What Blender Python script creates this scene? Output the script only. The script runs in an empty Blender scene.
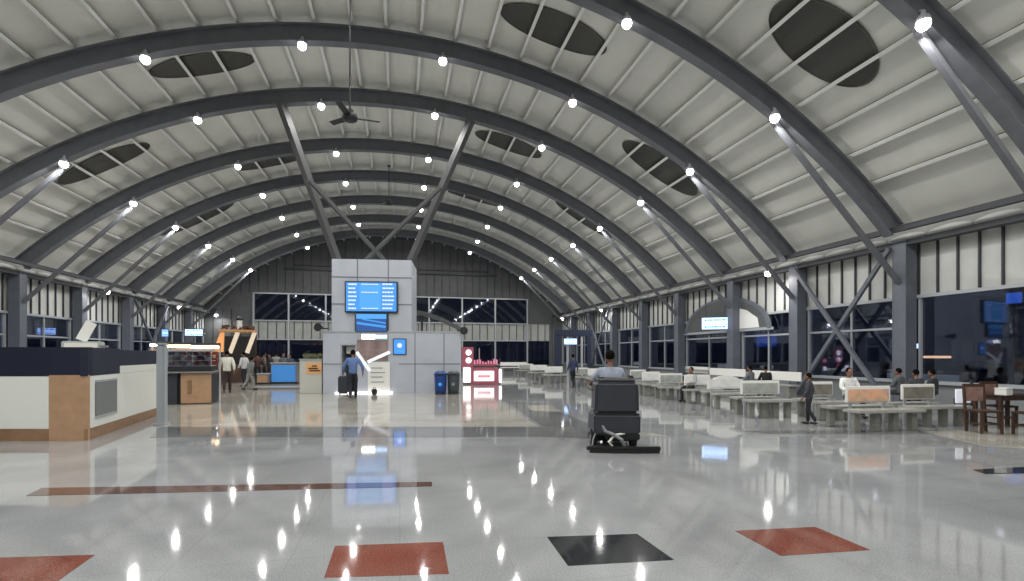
import bpy, bmesh, math, random
from mathutils import Vector, Matrix
random.seed(7)
C = bpy.context.scene.collection
pi = math.pi; sin = math.sin; cos = math.cos

# ------------------------------------------------------------------ camera
F = 500.6; TH = 0.22043; HY = 354.65; EYE = 1.6
cd = bpy.data.cameras.new('camera'); cam = bpy.data.objects.new('camera', cd); C.objects.link(cam)
cam.location = (0, 0, EYE); cam.rotation_euler = (pi/2, 0, -TH)
cd.sensor_width = 36; cd.lens = F*36/1024; cd.shift_y = (HY-290.5)/1024
cd.clip_end = 500; cd.clip_start = .05
bpy.context.scene.camera = cam

def G(px, py, z=0.0):            # point at height z that the photo shows at that pixel
    zc = F*(EYE-z)/(py-HY); xc = (px-512)/F*zc
    return Vector((xc*cos(TH)+zc*sin(TH), -xc*sin(TH)+zc*cos(TH), z))
def D(px, zc, z=0.0):            # point at depth zc along the lens axis, height z
    xc = (px-512)/F*zc
    return Vector((xc*cos(TH)+zc*sin(TH), -xc*sin(TH)+zc*cos(TH), z))
def depth(base_y): return F*EYE/(base_y-HY)
def hz(py, zc): return EYE+(HY-py)*zc/F

# ------------------------------------------------------------------ materials
def mat(name, col, rough=.5, metal=0, emit=None, es=0, noise=0, nscale=8, bump=0, bscale=40, spec=.5, alpha=1):
    m = bpy.data.materials.new(name); m.use_nodes = True
    nt = m.node_tree; b = nt.nodes['Principled BSDF']
    b.inputs['Base Color'].default_value = (*col, 1); b.inputs['Roughness'].default_value = rough
    b.inputs['Metallic'].default_value = metal; b.inputs['Specular IOR Level'].default_value = spec
    if emit: b.inputs['Emission Color'].default_value = (*emit, 1); b.inputs['Emission Strength'].default_value = es
    if noise:
        tc = nt.nodes.new('ShaderNodeTexCoord'); n = nt.nodes.new('ShaderNodeTexNoise'); n.inputs['Scale'].default_value = nscale
        n.inputs['Detail'].default_value = 6
        r = nt.nodes.new('ShaderNodeValToRGB'); r.color_ramp.elements[0].position = .3; r.color_ramp.elements[1].position = .7
        r.color_ramp.elements[0].color = (*[max(0, c*(1-noise)) for c in col], 1)
        r.color_ramp.elements[1].color = (*[min(1, c*(1+noise)) for c in col], 1)
        nt.links.new(tc.outputs['Object'], n.inputs['Vector']); nt.links.new(n.outputs['Fac'], r.inputs['Fac'])
        nt.links.new(r.outputs['Color'], b.inputs['Base Color'])
    if bump:
        tc = nt.nodes.new('ShaderNodeTexCoord'); n = nt.nodes.new('ShaderNodeTexNoise'); n.inputs['Scale'].default_value = bscale
        bp = nt.nodes.new('ShaderNodeBump'); bp.inputs['Strength'].default_value = bump; bp.inputs['Distance'].default_value = .02
        nt.links.new(tc.outputs['Object'], n.inputs['Vector']); nt.links.new(n.outputs['Fac'], bp.inputs['Height'])
        nt.links.new(bp.outputs['Normal'], b.inputs['Normal'])
    return m

def granite(name, base, dark, light, rough=.1, joints=True, spec=.8):
    m = bpy.data.materials.new(name); m.use_nodes = True; nt = m.node_tree; N = nt.nodes; L = nt.links
    b = N['Principled BSDF']; b.inputs['Specular IOR Level'].default_value = spec
    tc = N.new('ShaderNodeTexCoord')
    n = N.new('ShaderNodeTexNoise'); n.inputs['Scale'].default_value = 70; n.inputs['Detail'].default_value = 8; n.inputs['Roughness'].default_value = .7
    r = N.new('ShaderNodeValToRGB'); e = r.color_ramp.elements
    e[0].position = .34; e[0].color = (*dark, 1); e[1].position = .66; e[1].color = (*light, 1)
    k = r.color_ramp.elements.new(.5); k.color = (*base, 1)
    n2 = N.new('ShaderNodeTexNoise'); n2.inputs['Scale'].default_value = .9; n2.inputs['Detail'].default_value = 5
    mp = N.new('ShaderNodeMapRange'); mp.inputs[1].default_value = .3; mp.inputs[2].default_value = .7; mp.inputs[3].default_value = .82; mp.inputs[4].default_value = 1.14
    mx = N.new('ShaderNodeMix'); mx.data_type = 'RGBA'; mx.blend_type = 'MULTIPLY'; mx.inputs['Factor'].default_value = 1
    L.new(tc.outputs['Object'], n.inputs['Vector']); L.new(tc.outputs['Object'], n2.inputs['Vector'])
    L.new(n.outputs['Fac'], r.inputs['Fac']); L.new(r.outputs['Color'], mx.inputs['A'])
    L.new(n2.outputs['Fac'], mp.inputs['Value']); L.new(mp.outputs['Result'], mx.inputs['B'])
    out = mx.outputs['Result']
    if joints:
        br = N.new('ShaderNodeTexBrick'); br.offset = 0; br.inputs['Scale'].default_value = 1
        br.inputs['Brick Width'].default_value = .84; br.inputs['Row Height'].default_value = .84
        br.inputs['Mortar Size'].default_value = .004; br.inputs['Mortar Smooth'].default_value = .2
        br.inputs['Color1'].default_value = (1, 1, 1, 1); br.inputs['Color2'].default_value = (.965, .965, .97, 1); br.inputs['Mortar'].default_value = (.82, .82, .82, 1)
        m2 = N.new('ShaderNodeMix'); m2.data_type = 'RGBA'; m2.blend_type = 'MULTIPLY'; m2.inputs['Factor'].default_value = 1
        L.new(tc.outputs['Object'], br.inputs['Vector']); L.new(out, m2.inputs['A']); L.new(br.outputs['Color'], m2.inputs['B'])
        out = m2.outputs['Result']
    L.new(out, b.inputs['Base Color'])
    rr = N.new('ShaderNodeMapRange'); rr.inputs[3].default_value = rough*.7; rr.inputs[4].default_value = rough*1.5
    L.new(n2.outputs['Fac'], rr.inputs['Value']); L.new(rr.outputs['Result'], b.inputs['Roughness'])
    n3 = N.new('ShaderNodeTexNoise'); n3.inputs['Scale'].default_value = 2.2; n3.inputs['Detail'].default_value = 2
    bp = N.new('ShaderNodeBump'); bp.inputs['Strength'].default_value = .03; bp.inputs['Distance'].default_value = .02
    L.new(tc.outputs['Object'], n3.inputs['Vector']); L.new(n3.outputs['Fac'], bp.inputs['Height']); L.new(bp.outputs['Normal'], b.inputs['Normal'])
    return m

def glass_mat(name, tint, refl=.06):
    m = bpy.data.materials.new(name); m.use_nodes = True; nt = m.node_tree; N = nt.nodes; L = nt.links
    N.remove(N['Principled BSDF']); o = N['Material Output']
    t = N.new('ShaderNodeBsdfTransparent'); t.inputs['Color'].default_value = (*tint, 1)
    g = N.new('ShaderNodeBsdfGlossy'); g.inputs['Roughness'].default_value = .03; g.inputs['Color'].default_value = (.9, .92, 1, 1)
    f = N.new('ShaderNodeFresnel'); f.inputs['IOR'].default_value = 1.5
    ad = N.new('ShaderNodeMath'); ad.operation = 'MULTIPLY_ADD'; ad.inputs[1].default_value = .8; ad.inputs[2].default_value = refl*.3; ad.use_clamp = True
    mx = N.new('ShaderNodeMixShader')
    L.new(f.outputs[0], ad.inputs[0]); L.new(ad.outputs[0], mx.inputs[0]); L.new(t.outputs[0], mx.inputs[1]); L.new(g.outputs[0], mx.inputs[2]); L.new(mx.outputs[0], o.inputs[0])
    return m

def wavy(name, col, col2, scale, rough=.6, axis='X'):
    m = bpy.data.materials.new(name); m.use_nodes = True; nt = m.node_tree; N = nt.nodes; L = nt.links
    b = N['Principled BSDF']; b.inputs['Roughness'].default_value = rough
    tc = N.new('ShaderNodeTexCoord'); w = N.new('ShaderNodeTexWave'); w.bands_direction = axis; w.inputs['Scale'].default_value = scale
    r = N.new('ShaderNodeValToRGB'); r.color_ramp.elements[0].color = (*col, 1); r.color_ramp.elements[1].color = (*col2, 1)
    L.new(tc.outputs['Object'], w.inputs['Vector']); L.new(w.outputs['Fac'], r.inputs['Fac']); L.new(r.outputs['Color'], b.inputs['Base Color'])
    return m

M = {}
M['floor'] = granite('floor_granite', (.285, .295, .30), (.21, .215, .22), (.36, .37, .37), .046)
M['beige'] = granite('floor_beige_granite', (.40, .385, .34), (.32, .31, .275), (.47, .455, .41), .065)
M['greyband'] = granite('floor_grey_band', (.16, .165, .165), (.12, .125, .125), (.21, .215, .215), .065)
M['redtile'] = granite('floor_red_granite', (.19, .06, .04), (.12, .036, .025), (.26, .09, .065), .05, False)
M['blacktile'] = granite('floor_black_granite', (.018, .02, .023), (.008, .009, .01), (.045, .048, .052), .05, False)
M['browntile'] = granite('floor_brown_granite', (.11, .06, .05), (.06, .035, .03), (.15, .09, .075), .06, False)
M['ceil'] = mat('ceiling_panel', (.77, .775, .72), .75, noise=.04, nscale=1.3)
M['purlin'] = mat('purlin_paint', (.86, .86, .83), .5)
M['purlinweb'] = mat('purlin_web_shade', (.13, .13, .12), .6)  # shadow side of the purlins put into a darker web colour
M['arch'] = mat('arch_steel_paint', (.135, .142, .158), .5, noise=.1, nscale=3)
M['col'] = mat('column_steel_paint', (.115, .127, .152), .5, noise=.1, nscale=3)
M['strut'] = mat('strut_paint', (.085, .088, .09), .55)
M['darksteel'] = mat('dark_steel', (.035, .038, .045), .5)
M['rail'] = mat('aluminium_rail', (.42, .44, .46), .4, .3)
M['panel'] = mat('translucent_wall_panel', (.50, .51, .49), .6, noise=.06, nscale=2)
M['gablep'] = mat('grey_gable_panel', (.085, .09, .09), .6, noise=.1, nscale=2)
M['gablel'] = mat('light_gable_panel', (.34, .35, .33), .6, noise=.08, nscale=2)
M['white'] = mat('white_paint', (.78, .78, .75), .45)
M['gloss'] = mat('white_laminate', (.74, .75, .70), .3)
M['glass'] = glass_mat('window_glass', (.75, .80, .88))
M['navy'] = mat('navy_laminate', (.003, .006, .024), .55, noise=.2, nscale=5)
M['wood'] = mat('oak_laminate', (.42, .26, .155), .4, noise=.1, nscale=6)
M['wood2'] = mat('plinth_wood', (.26, .15, .08), .45, noise=.18, nscale=6)
M['darkwood'] = mat('dark_brown_wood', (.06, .032, .02), .45, noise=.2, nscale=9)
M['grille'] = wavy('grille_metal', (.10, .11, .11), (.24, .25, .25), 14, .4, 'Z')
M['black'] = mat('black_plastic', (.014, .015, .017), .45)
M['tank'] = mat('charcoal_plastic', (.030, .034, .045), .45, noise=.12, nscale=5)
M['rubber'] = mat('black_rubber', (.01, .01, .01), .7)
M['greyp'] = mat('grey_plastic', (.2, .21, .22), .5)
M['clad'] = mat('aluminium_cladding', (.47, .50, .56), .42, .15, noise=.05, nscale=1.5)
M['joint'] = mat('cladding_joint', (.16, .18, .22), .6)
M['lamp'] = mat('lamp_lens', (1, 1, 1), .3, emit=(1, .98, .95), es=14)
M['stone'] = mat('bench_granite', (.24, .24, .22), .35, noise=.2, nscale=30)
M['stonel'] = mat('bench_granite_top', (.36, .36, .335), .25, noise=.12, nscale=30)
M['skin'] = mat('skin', (.22, .11, .07), .55)
M['hair'] = mat('black_hair', (.004, .0035, .0035), .9, spec=.1)
M['vent'] = wavy('vent_louvre', (.035, .036, .032), (.10, .10, .09), 9, .6, 'Y')
M['ventrim'] = mat('vent_rim', (.10, .10, .09), .6)
def em(name, col, es, base=None): return mat(name, base or col, .4, emit=col, es=es)
M['blue_scr'] = em('screen_blue', (.05, .30, .80), .92, (.02, .05, .1))
M['lblue_scr'] = em('screen_light_blue', (.08, .40, .95), .85, (.02, .05, .1))
M['dblue_scr'] = em('screen_deep_blue', (.015, .07, .28), .8, (.02, .05, .1))
M['txt_scr'] = em('screen_text', (.48, .52, .95), .9)
M['sign_white'] = em('sign_white_glow', (.42, .62, 1.0), 1.6)
M['sign_blue'] = em('sign_blue_glow', (.04, .13, .6), .7)
M['warm'] = em('warm_tube', (1.0, .72, .42), 3.2)
M['coolstrip'] = em('cool_tube', (1.0, .97, .95), 5)
M['pinkglow'] = em('pink_glow', (.9, .3, .45), .45, (.6, .15, .25))
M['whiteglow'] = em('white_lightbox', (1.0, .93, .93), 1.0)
M['orangeglow'] = em('orange_glow', (1.0, .42, .16), .45, (.7, .3, .1))
M['night'] = mat('night_asphalt', (.012, .013, .016), .8)
def solid(name, col, rough=.6): return mat(name, col, rough)

# ------------------------------------------------------------------ mesh helpers
class MB:
    def __init__(s): s.bm = bmesh.new(); s.mi = 0
    def box(s, c, d, rz=0, rx=0, ry=0, bev=0):
        r = bmesh.ops.create_cube(s.bm, size=1)
        mtx = Matrix.Translation(Vector(c)) @ Matrix.Rotation(rz, 4, 'Z') @ Matrix.Rotation(ry, 4, 'Y') @ Matrix.Rotation(rx, 4, 'X') @ Matrix.Diagonal((*d, 1))
        bmesh.ops.transform(s.bm, matrix=mtx, verts=r['verts'])
        fs = set(f for v in r['verts'] for f in v.link_faces)
        for f in fs: f.material_index = s.mi
        if bev:
            es = list(set(e for v in r['verts'] for e in v.link_edges))
            rb = bmesh.ops.bevel(s.bm, geom=es, offset=bev, segments=2, affect='EDGES')
            for f in rb['faces']: f.material_index = s.mi
        return s
    def bar(s, a, b, w, h=None, up=Vector((0, 0, 1))):
        a = Vector(a); b = Vector(b); h = h or w; d = b-a; l = d.length; x = d.normalized()
        if abs(x.dot(up)) > .98: up = Vector((0, 1, 0))
        y = up.cross(x).normalized(); z = x.cross(y)
        mtx = Matrix(((x.x*l, y.x*w, z.x*h, (a.x+b.x)/2), (x.y*l, y.y*w, z.y*h, (a.y+b.y)/2), (x.z*l, y.z*w, z.z*h, (a.z+b.z)/2), (0, 0, 0, 1)))
        r = bmesh.ops.create_cube(s.bm, size=1); bmesh.ops.transform(s.bm, matrix=mtx, verts=r['verts'])
        for f in set(f for v in r['verts'] for f in v.link_faces): f.material_index = s.mi
        return s
    def cyl(s, a, b, r1, r2=None, n=16):
        a = Vector(a); b = Vector(b); r2 = r1 if r2 is None else r2; d = b-a
        r = bmesh.ops.create_cone(s.bm, cap_ends=True, segments=n, radius1=r1, radius2=r2, depth=d.length)
        q = Vector((0, 0, 1)).rotation_difference(d.normalized()).to_matrix().to_4x4()
        bmesh.ops.transform(s.bm, matrix=Matrix.Translation((a+b)/2) @ q, verts=r['verts'])
        for f in set(f for v in r['verts'] for f in v.link_faces): f.material_index = s.mi
        return s
    def tube(s, pts, r, n=8):
        pts = [Vector(p) for p in pts]; rings = []
        for i, p in enumerate(pts):
            t = (pts[min(i+1, len(pts)-1)]-pts[max(i-1, 0)]).normalized()
            q = Vector((0, 0, 1)).rotation_difference(t)
            rings.append([s.bm.verts.new(p + q @ Vector((cos(2*pi*k/n)*r, sin(2*pi*k/n)*r, 0))) for k in range(n)])
        for a, b in zip(rings, rings[1:]):
            # align ring start to limit twist
            off = min(range(n), key=lambda o: sum((a[k].co-b[(k+o) % n].co).length for k in range(0, n, 2)))
            for k in range(n):
                f = s.bm.faces.new((a[k], a[(k+1) % n], b[(k+1+off) % n], b[(k+off) % n])); f.material_index = s.mi
        for rg in (rings[0], rings[-1]):
            f = s.bm.faces.new(rg); f.material_index = s.mi
        return s
    def ell(s, c, d, n=14, m=10):
        r = bmesh.ops.create_uvsphere(s.bm, u_segments=n, v_segments=m, radius=1)
        bmesh.ops.transform(s.bm, matrix=Matrix.Translation(Vector(c)) @ Matrix.Diagonal((*d, 1)), verts=r['verts'])
        for f in set(f for v in r['verts'] for f in v.link_faces): f.material_index = s.mi; f.smooth = True
        return s
    def prism(s, poly, z0, z1, tf=None):      # polygon in XY extruded z0..z1; tf maps the local point
        tf = tf or (lambda v: v)
        a = [s.bm.verts.new(tf(Vector((p[0], p[1], z0)))) for p in poly]; b = [s.bm.verts.new(tf(Vector((p[0], p[1], z1)))) for p in poly]
        fs = [s.bm.faces.new(a[::-1]), s.bm.faces.new(b)]; n = len(poly)
        for i in range(n): fs.append(s.bm.faces.new((a[i], a[(i+1) % n], b[(i+1) % n], b[i])))
        for f in fs: f.material_index = s.mi
        return s
    def lathe(s, prof, c=(0, 0, 0), n=20):
        c = Vector(c); rings = [[s.bm.verts.new(c+Vector((r*cos(2*pi*k/n), r*sin(2*pi*k/n), z))) for k in range(n)] for r, z in prof]
        for a, b in zip(rings, rings[1:]):
            for k in range(n):
                f = s.bm.faces.new((a[k], a[(k+1) % n], b[(k+1) % n], b[k])); f.material_index = s.mi; f.smooth = True
        for rg in (rings[0], rings[-1]): f = s.bm.faces.new(rg); f.material_index = s.mi
        return s
    def done(s, name, m, parent=None):
        bmesh.ops.recalc_face_normals(s.bm, faces=s.bm.faces)
        me = bpy.data.meshes.new(name); s.bm.to_mesh(me); s.bm.free()
        for x in (m if isinstance(m, (list, tuple)) else [m]): me.materials.append(x)
        o = bpy.data.objects.new(name, me); C.objects.link(o)
        if parent: o.parent = parent
        return o
def tag(o, label=None, cat=None, group=None, kind=None):
    if label: o['label'] = label
    if cat: o['category'] = cat
    if group: o['group'] = group
    if kind: o['kind'] = kind
    return o
def thing(name, label, cat, loc, rz=0, group=None):
    o = bpy.data.objects.new(name, None); C.objects.link(o); o.location = loc; o.rotation_euler = (0, 0, rz)
    o.empty_display_size = .2
    return tag(o, label, cat, group)
def struct(o, label=None): return tag(o, label, kind='structure')
def dup(root, loc=None, rz=None, label=None, group=None):
    r = root.copy(); C.objects.link(r)
    if loc is not None: r.location = loc
    if rz is not None: r.rotation_euler = (0, 0, rz)
    if label: r['label'] = label
    if group: r['group'] = group
    for ch in list(root.children):
        c = ch.copy(); C.objects.link(c); c.parent = r
        for g in list(ch.children):
            d = g.copy(); C.objects.link(d); d.parent = c
    return r
def B(name, m, parent, c, d, bev=0, **k): return MB().box(c, d, bev=bev, **k).done(name, m, parent)
def rot_to(v): return math.atan2(v.y, v.x)

ORD = ['nearest', 'second', 'third', 'fourth', 'fifth', 'sixth', 'seventh', 'eighth', 'ninth', 'tenth']

# ------------------------------------------------------------------ hall numbers
UC = -.41; RR = 21.34; AP = 11.62; ZC = AP-RR
AY = [8.42, 12.6, 16.91, 20.81, 25.51, 29.8, 34.4, 39.0, 43.4]     # arches
YG = 47.4; Y0 = -9.0
RX = 15.45; LX = -16.0
def arc(u, r=RR): return Vector((UC+u, 0, ZC+math.sqrt(r*r-u*u)))
def arcs(t, r): return Vector((UC+r*sin(t), 0, ZC+r*cos(t)))

# ------------------------------------------------------------------ floor
fl = MB(); fl.box((-.3, (Y0+YG)/2, -.1), (34, YG-Y0, .2)); flo = fl.done('floor', M['floor']); struct(flo, 'polished light grey granite concourse floor')
INZ = [.0012]
def inlay(name, pts, m, label):
    INZ[0] += .0004
    b = MB(); b.prism([(p.x, p.y) for p in pts], -.02, INZ[0]); o = b.done(name, m, flo); o['label'] = label; return o
P = lambda *q: [G(*x) for x in q]
inlay('inlay_tile', P((335, 546), (443, 542), (449, 574), (324, 578)), M['redtile'], 'red granite square left of the black square')
inlay('inlay_tile', P((547, 537), (637, 534), (674, 560), (568, 566)), M['blacktile'], 'black granite square')
inlay('inlay_tile', P((735, 531), (815, 527), (870, 550), (781, 556)), M['redtile'], 'red granite square right of the black square')
inlay('inlay_tile', P((-40, 559), (95, 555), (58, 581), (-70, 590)), M['redtile'], 'red granite square at the left edge')
inlay('inlay_strip', P((26, 496), (42, 488), (155, 486.4), (140, 493.5)), M['browntile'], 'dark red strip, left piece')
inlay('inlay_strip', P((138, 493.6), (153, 486.4), (432, 482), (432, 486.4)), M['browntile'], 'dark red strip, right piece')
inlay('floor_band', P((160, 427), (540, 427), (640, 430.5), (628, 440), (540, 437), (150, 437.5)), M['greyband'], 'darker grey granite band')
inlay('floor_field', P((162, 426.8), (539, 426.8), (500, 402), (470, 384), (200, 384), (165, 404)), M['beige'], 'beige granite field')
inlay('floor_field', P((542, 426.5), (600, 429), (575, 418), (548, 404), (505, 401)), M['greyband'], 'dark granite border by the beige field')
inlay('floor_tile', P((526, 405), (551, 405), (562, 412), (532, 411)), M['beige'], 'pale square in the dark border')
inlay('inlay_strip', P((608, 432.5), (640, 432), (668, 436), (622, 436.5)), M['beige'], 'pale strip beyond the scrubber')
inlay('inlay_strip', P((740, 431), (1030, 430), (1030, 434), (770, 434)), M['greyband'], 'grey strip in front of the benches')
inlay('floor_field', P((925, 432), (1040, 426), (1100, 452), (985, 446)), M['beige'], 'beige field under the wooden chairs')
inlay('inlay_strip', P((973, 470), (1050, 466), (1060, 473), (985, 474)), M['blacktile'], 'black strip at the right edge')

# ------------------------------------------------------------------ ceiling with purlins
TMAX = math.asin(16.15/22.3)
def shell(r0, r1, y0, y1, n=96, t=TMAX):
    b = bmesh.new(); g = []
    for i in range(n+1):
        a = -t+2*t*i/n; row = []
        for r in (r0, r1):
            p = arcs(a, r)
            for y in (y0, y1): row.append(b.verts.new((p.x, y, p.z)))
        g.append(row)
    for i in range(n):
        a, c = g[i], g[i+1]
        b.faces.new((a[0], c[0], c[1], a[1])); b.faces.new((a[2], a[3], c[3], c[2]))
        b.faces.new((a[0], a[2], c[2], c[0])); b.faces.new((a[1], c[1], c[3], a[3]))
    b.faces.new(g[0]and (g[0][0], g[0][1], g[0][3], g[0][2])); b.faces.new((g[-1][0], g[-1][2], g[-1][3], g[-1][1]))
    for f in b.faces: f.smooth = False
    m = MB(); m.bm.free(); m.bm = b; return m
cei = shell(RR+.90, RR+1.05, Y0, YG+.3).done('ceiling', M['ceil']); struct(cei, 'curved cream panelled vault')
for k in range(-14, 15):
    t = k*1.13/21.94
    if abs(t) > TMAX-.05: continue
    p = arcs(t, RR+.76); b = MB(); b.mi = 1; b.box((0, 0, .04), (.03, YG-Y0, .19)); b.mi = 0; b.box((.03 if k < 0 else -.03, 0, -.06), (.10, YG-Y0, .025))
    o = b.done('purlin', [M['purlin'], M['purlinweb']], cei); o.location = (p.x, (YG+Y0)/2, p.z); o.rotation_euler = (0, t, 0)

# eave beams, gutters
for side, x, xw in (('right', RX, 1), ('left', LX, -1)):
    xi = x-xw*.62
    b = MB(); b.box((xi, (YG+Y0)/2, 5.42), (.16, YG-Y0, .14)); b.box((xi+xw*.35, (YG+Y0)/2, 5.56), (.12, YG-Y0, .10)); b.box((x-xw*.1, (YG+Y0)/2, 5.06), (.3, YG-Y0, .16))
    struct(b.done('trim_%d' % (1 if side == 'right' else 2), M['darksteel']), 'dark eave beam along the %s wall' % side)
    b = MB(); n = 46; L = (YG-Y0)/n
    for i in range(n):
        y = Y0+(i+.5)*L
        poly = [(-L*.48, 0), (L*.48, 0)]+[(L*.48*cos(a*pi/8), .07+.13*sin(a*pi/8)) for a in range(0, 9)]
        b.prism(poly, -.02, .02, lambda v, y=y: Vector((x-xw*.12+v.z, y+v.x, 5.15+v.y)))
    struct(b.done('trim_%d' % (3 if side == 'right' else 4), M['white']), 'white scalloped insulation along the %s eave' % side)

# ------------------------------------------------------------------ arches, columns, braces
def rib(t):
    b = bmesh.new(); n = 72; tm = math.asin(15.2/RR); rows = []
    prof = [(-.16, 0), (.16, 0), (.16, .035), (.02, .035), (.02, .525), (.16, .525), (.16, .56), (-.16, .56), (-.16, .525), (-.02, .525), (-.02, .035), (-.16, .035)]
    for i in range(n+1):
        a = -tm+2*tm*i/n
        rows.append([b.verts.new((arcs(a, RR+h).x-UC, y, arcs(a, RR+h).z)) for y, h in prof])
    k = len(prof)
    for r, q in zip(rows, rows[1:]):
        for j in range(k): b.faces.new((r[j], r[(j+1) % k], q[(j+1) % k], q[j]))
    b.faces.new(rows[0][::-1]); b.faces.new(rows[-1])
    m = MB(); m.bm.free(); m.bm = b; return m
rib0 = rib(0).done('roof_arch', M['arch']); first = True
LU = [(-11.1, 'leftmost'), (-6.88, 'second from the left'), (-2.57, 'third from the left'), (1.80, 'third from the right'), (6.33, 'second from the right'), (10.92, 'rightmost')]
def column_mb():
    b = MB(); b.box((0, -.2, 2.55), (.42, .035, 5.1)); b.box((0, .2, 2.55), (.42, .035, 5.1)); b.box((0, 0, 2.55), (.035, .37, 5.1))
    b.box((-.19, 0, 2.55), (.03, .36, 5.1)); b.box((.19, 0, 2.55), (.03, .36, 5.1))
    return b
col0 = None; brace0 = None
for i, y in enumerate(AY):
    r = rib0 if i == 0 else rib0.copy()
    if i: C.objects.link(r)
    r.location = (UC, y, 0)
    tag(r, ('nearest grey steel roof arch, crossing only the upper right corner' if i == 0 else '%s arched grey steel roof girder from the viewer, spanning the hall' % ORD[i]), 'roof arch', 'steel roof arches')
    for s, x, nm in ((1, RX-.05, 'right'), (-1, LX+.05, 'left')):
        if i < 1 or (s < 0 and i < 3): continue
        if col0 is None:
            col0 = thing('steel_column', '', 'column', (x, y, 0), 0, 'steel columns along the walls')
            column_mb().done('shaft', M['col'], col0); B('base_plate', M['col'], col0, (0, 0, .02), (.6, .6, .04)); B('cap_plate', M['col'], col0, (0, 0, 5.12), (.55, .6, .04)); c = col0
        else: c = dup(col0, (x, y, 0), 0)
        c['label'] = '%s grey steel column from the viewer along the %s wall' % (ORD[i-1 if s > 0 else i-3], nm)
    for s, nm in ((1, 'right'), (-1, 'left')):
        if s < 0 and i < 2: continue
        a = arc(s*11.05); a.y = y; a.z -= .12; xc = (RX if s > 0 else LX)-s*.26
        if i == 0: e = Vector((xc, y, 3.85))
        e = Vector((xc, y, 3.85))
        o = MB().bar(a, e, .13, .13).done('roof_brace', M['arch'])
        tag(o, '%s diagonal steel tube bracing the roof arch to the %s column' % (ORD[i if s > 0 else i-2], nm), 'brace', 'diagonal roof braces')
# cross bracing in the wall bays
for (x, ya, yb, where) in ((RX-.33, AY[1], AY[2], 'near right wall bay left of the largest column'), (RX-.33, AY[6], AY[7], 'far right wall bay'), (LX+.33, AY[6], AY[7], 'left wall bay beyond the booth')):
    for k, (za, zb) in enumerate(((4.95, .12), (.12, 4.95))):
        o = MB().bar((x-k*.12*(1 if x > 0 else -1), ya+.25, za), (x-k*.12*(1 if x > 0 else -1), yb-.25, zb), .11, .13).done('cross_brace', M['col'])
        tag(o, 'cross brace %s in the %s' % (('falling away', 'rising away')[k], where), 'brace', 'wall cross braces')

# ------------------------------------------------------------------ lamps
PW = 84
def make_lamp(name, label, loc):
    r = thing(name, label, 'lamp', loc)
    MB().lathe([(.02, .22), (.04, .20), (.05, .12), (.10, .09), (.135, .02), (.135, -.02), (.11, -.02)]).done('housing', M['rail'], r)
    MB().lathe([(.105, .0), (.125, -.04), (.13, -.09), (.11, -.15), (.07, -.19), (.02, -.205)]).done('lens', M['lamp'], r)
    MB().tube([(0, 0, .18), (0, .05, .24), (0, .22, .26)], .02).done('hanger', M['rail'], r)
    return r
def lamp_light(loc, pw=PW, size=.15):
    ld = bpy.data.lights.new('lamp_light', 'AREA'); ld.shape = 'DISK'; ld.size = size; ld.energy = pw; ld.color = (1, .985, .955); ld.spread = pi
    lo = bpy.data.objects.new('lamp_light', ld); C.objects.link(lo); lo.location = (loc[0], loc[1], loc[2]-.215)
    return lo
lamp0 = None
for i, y in enumerate([-5.5, -1.5, 2.5, 5.9]+AY):  # first four rows are unseen lamps added to light the foreground floor
    for j, (u, nm) in enumerate(LU):
        p = arc(u); loc = (p.x, y-.22, p.z-.14)
        if i < 4 and (j % 2 != i % 2): continue
        if i < 4: lab = 'round white floodlight added out of view to light the foreground'
        else: lab = 'lit round floodlight under the %s roof arch, %s' % (ORD[i-4], nm)
        if lamp0 is None: lamp0 = make_lamp('flood_lamp', lab, loc); lamp0['group'] = 'floodlights under the roof arches'
        else: dup(lamp0, loc, 0, lab)
        lamp_light(loc, PW*(1.9 if i < 4 else 1))
for (x, y, lab) in ((RX-.75, 17.7, 'bright wall lamp under the right eave, nearest of three'), (RX-.75, 35.2, 'bright wall lamp under the right eave, middle of three'), (RX-.75, 44.3, 'bright wall lamp under the right eave, farthest of three'),
                    (LX+.9, 30.5, 'bright wall lamp under the left eave, nearest of three'), (LX+.9, 39.4, 'bright wall lamp under the left eave, middle of three'), (LX+.9, 46.6, 'bright wall lamp under the left eave, farthest of three')):
    dup(lamp0, (x, y, 5.0), 0, lab, 'wall lamps under the eaves'); lamp_light((x, y, 5.0), PW*.6)

# ------------------------------------------------------------------ oval ceiling vents
def oval(px, py, y, hu, hy, lab, group='oval roof vents'):
    # place from the photo pixel on the vault at depth y
    dx = (px-512)/F; wx = dx*cos(TH)+sin(TH); wy = -dx*sin(TH)+cos(TH); t = y/wy
    u = wx*t-UC; R1 = RR+.87; th = math.asin(u/R1); n = 40
    root = thing('roof_vent', lab, 'vent', (UC+R1*sin(th), y, ZC+R1*cos(th)), 0, group); root.rotation_euler = (0, th, 0)
    def pt(a, k=1, dz=0):
        du = hu*k*cos(a); return Vector((R1*sin(du/R1), hy*k*sin(a), R1*(cos(du/R1)-1)+dz))
    b = MB(); mid = 16
    rings = [[b.bm.verts.new(pt(2*pi*q/n, kk, -.01)) for q in range(n)] for kk in (1, .75, .5, .25)]
    for A_, B_ in zip(rings, rings[1:]):
        for q in range(n): b.bm.faces.new((A_[q], A_[(q+1) % n], B_[(q+1) % n], B_[q]))
    b.bm.faces.new(rings[-1]); b.done('louvre', M['vent'], root)
    b = MB(); b.tube([pt(2*pi*q/n, 1.01, -.015) for q in range(n+1)], .025, 6); b.done('rim', M['ventrim'], root)
    return root
oval(824, 28, 10.75, 1.6, .88, 'largest dark oval roof vent, at the upper right')
oval(555, 45, 15.1, 1.75, .72, 'dark oval roof vent right of the ceiling fan rod, near the top')
oval(203, 72, 19.15, 1.65, .58, 'dark oval roof vent at the upper left between the second and third arches')
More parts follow.
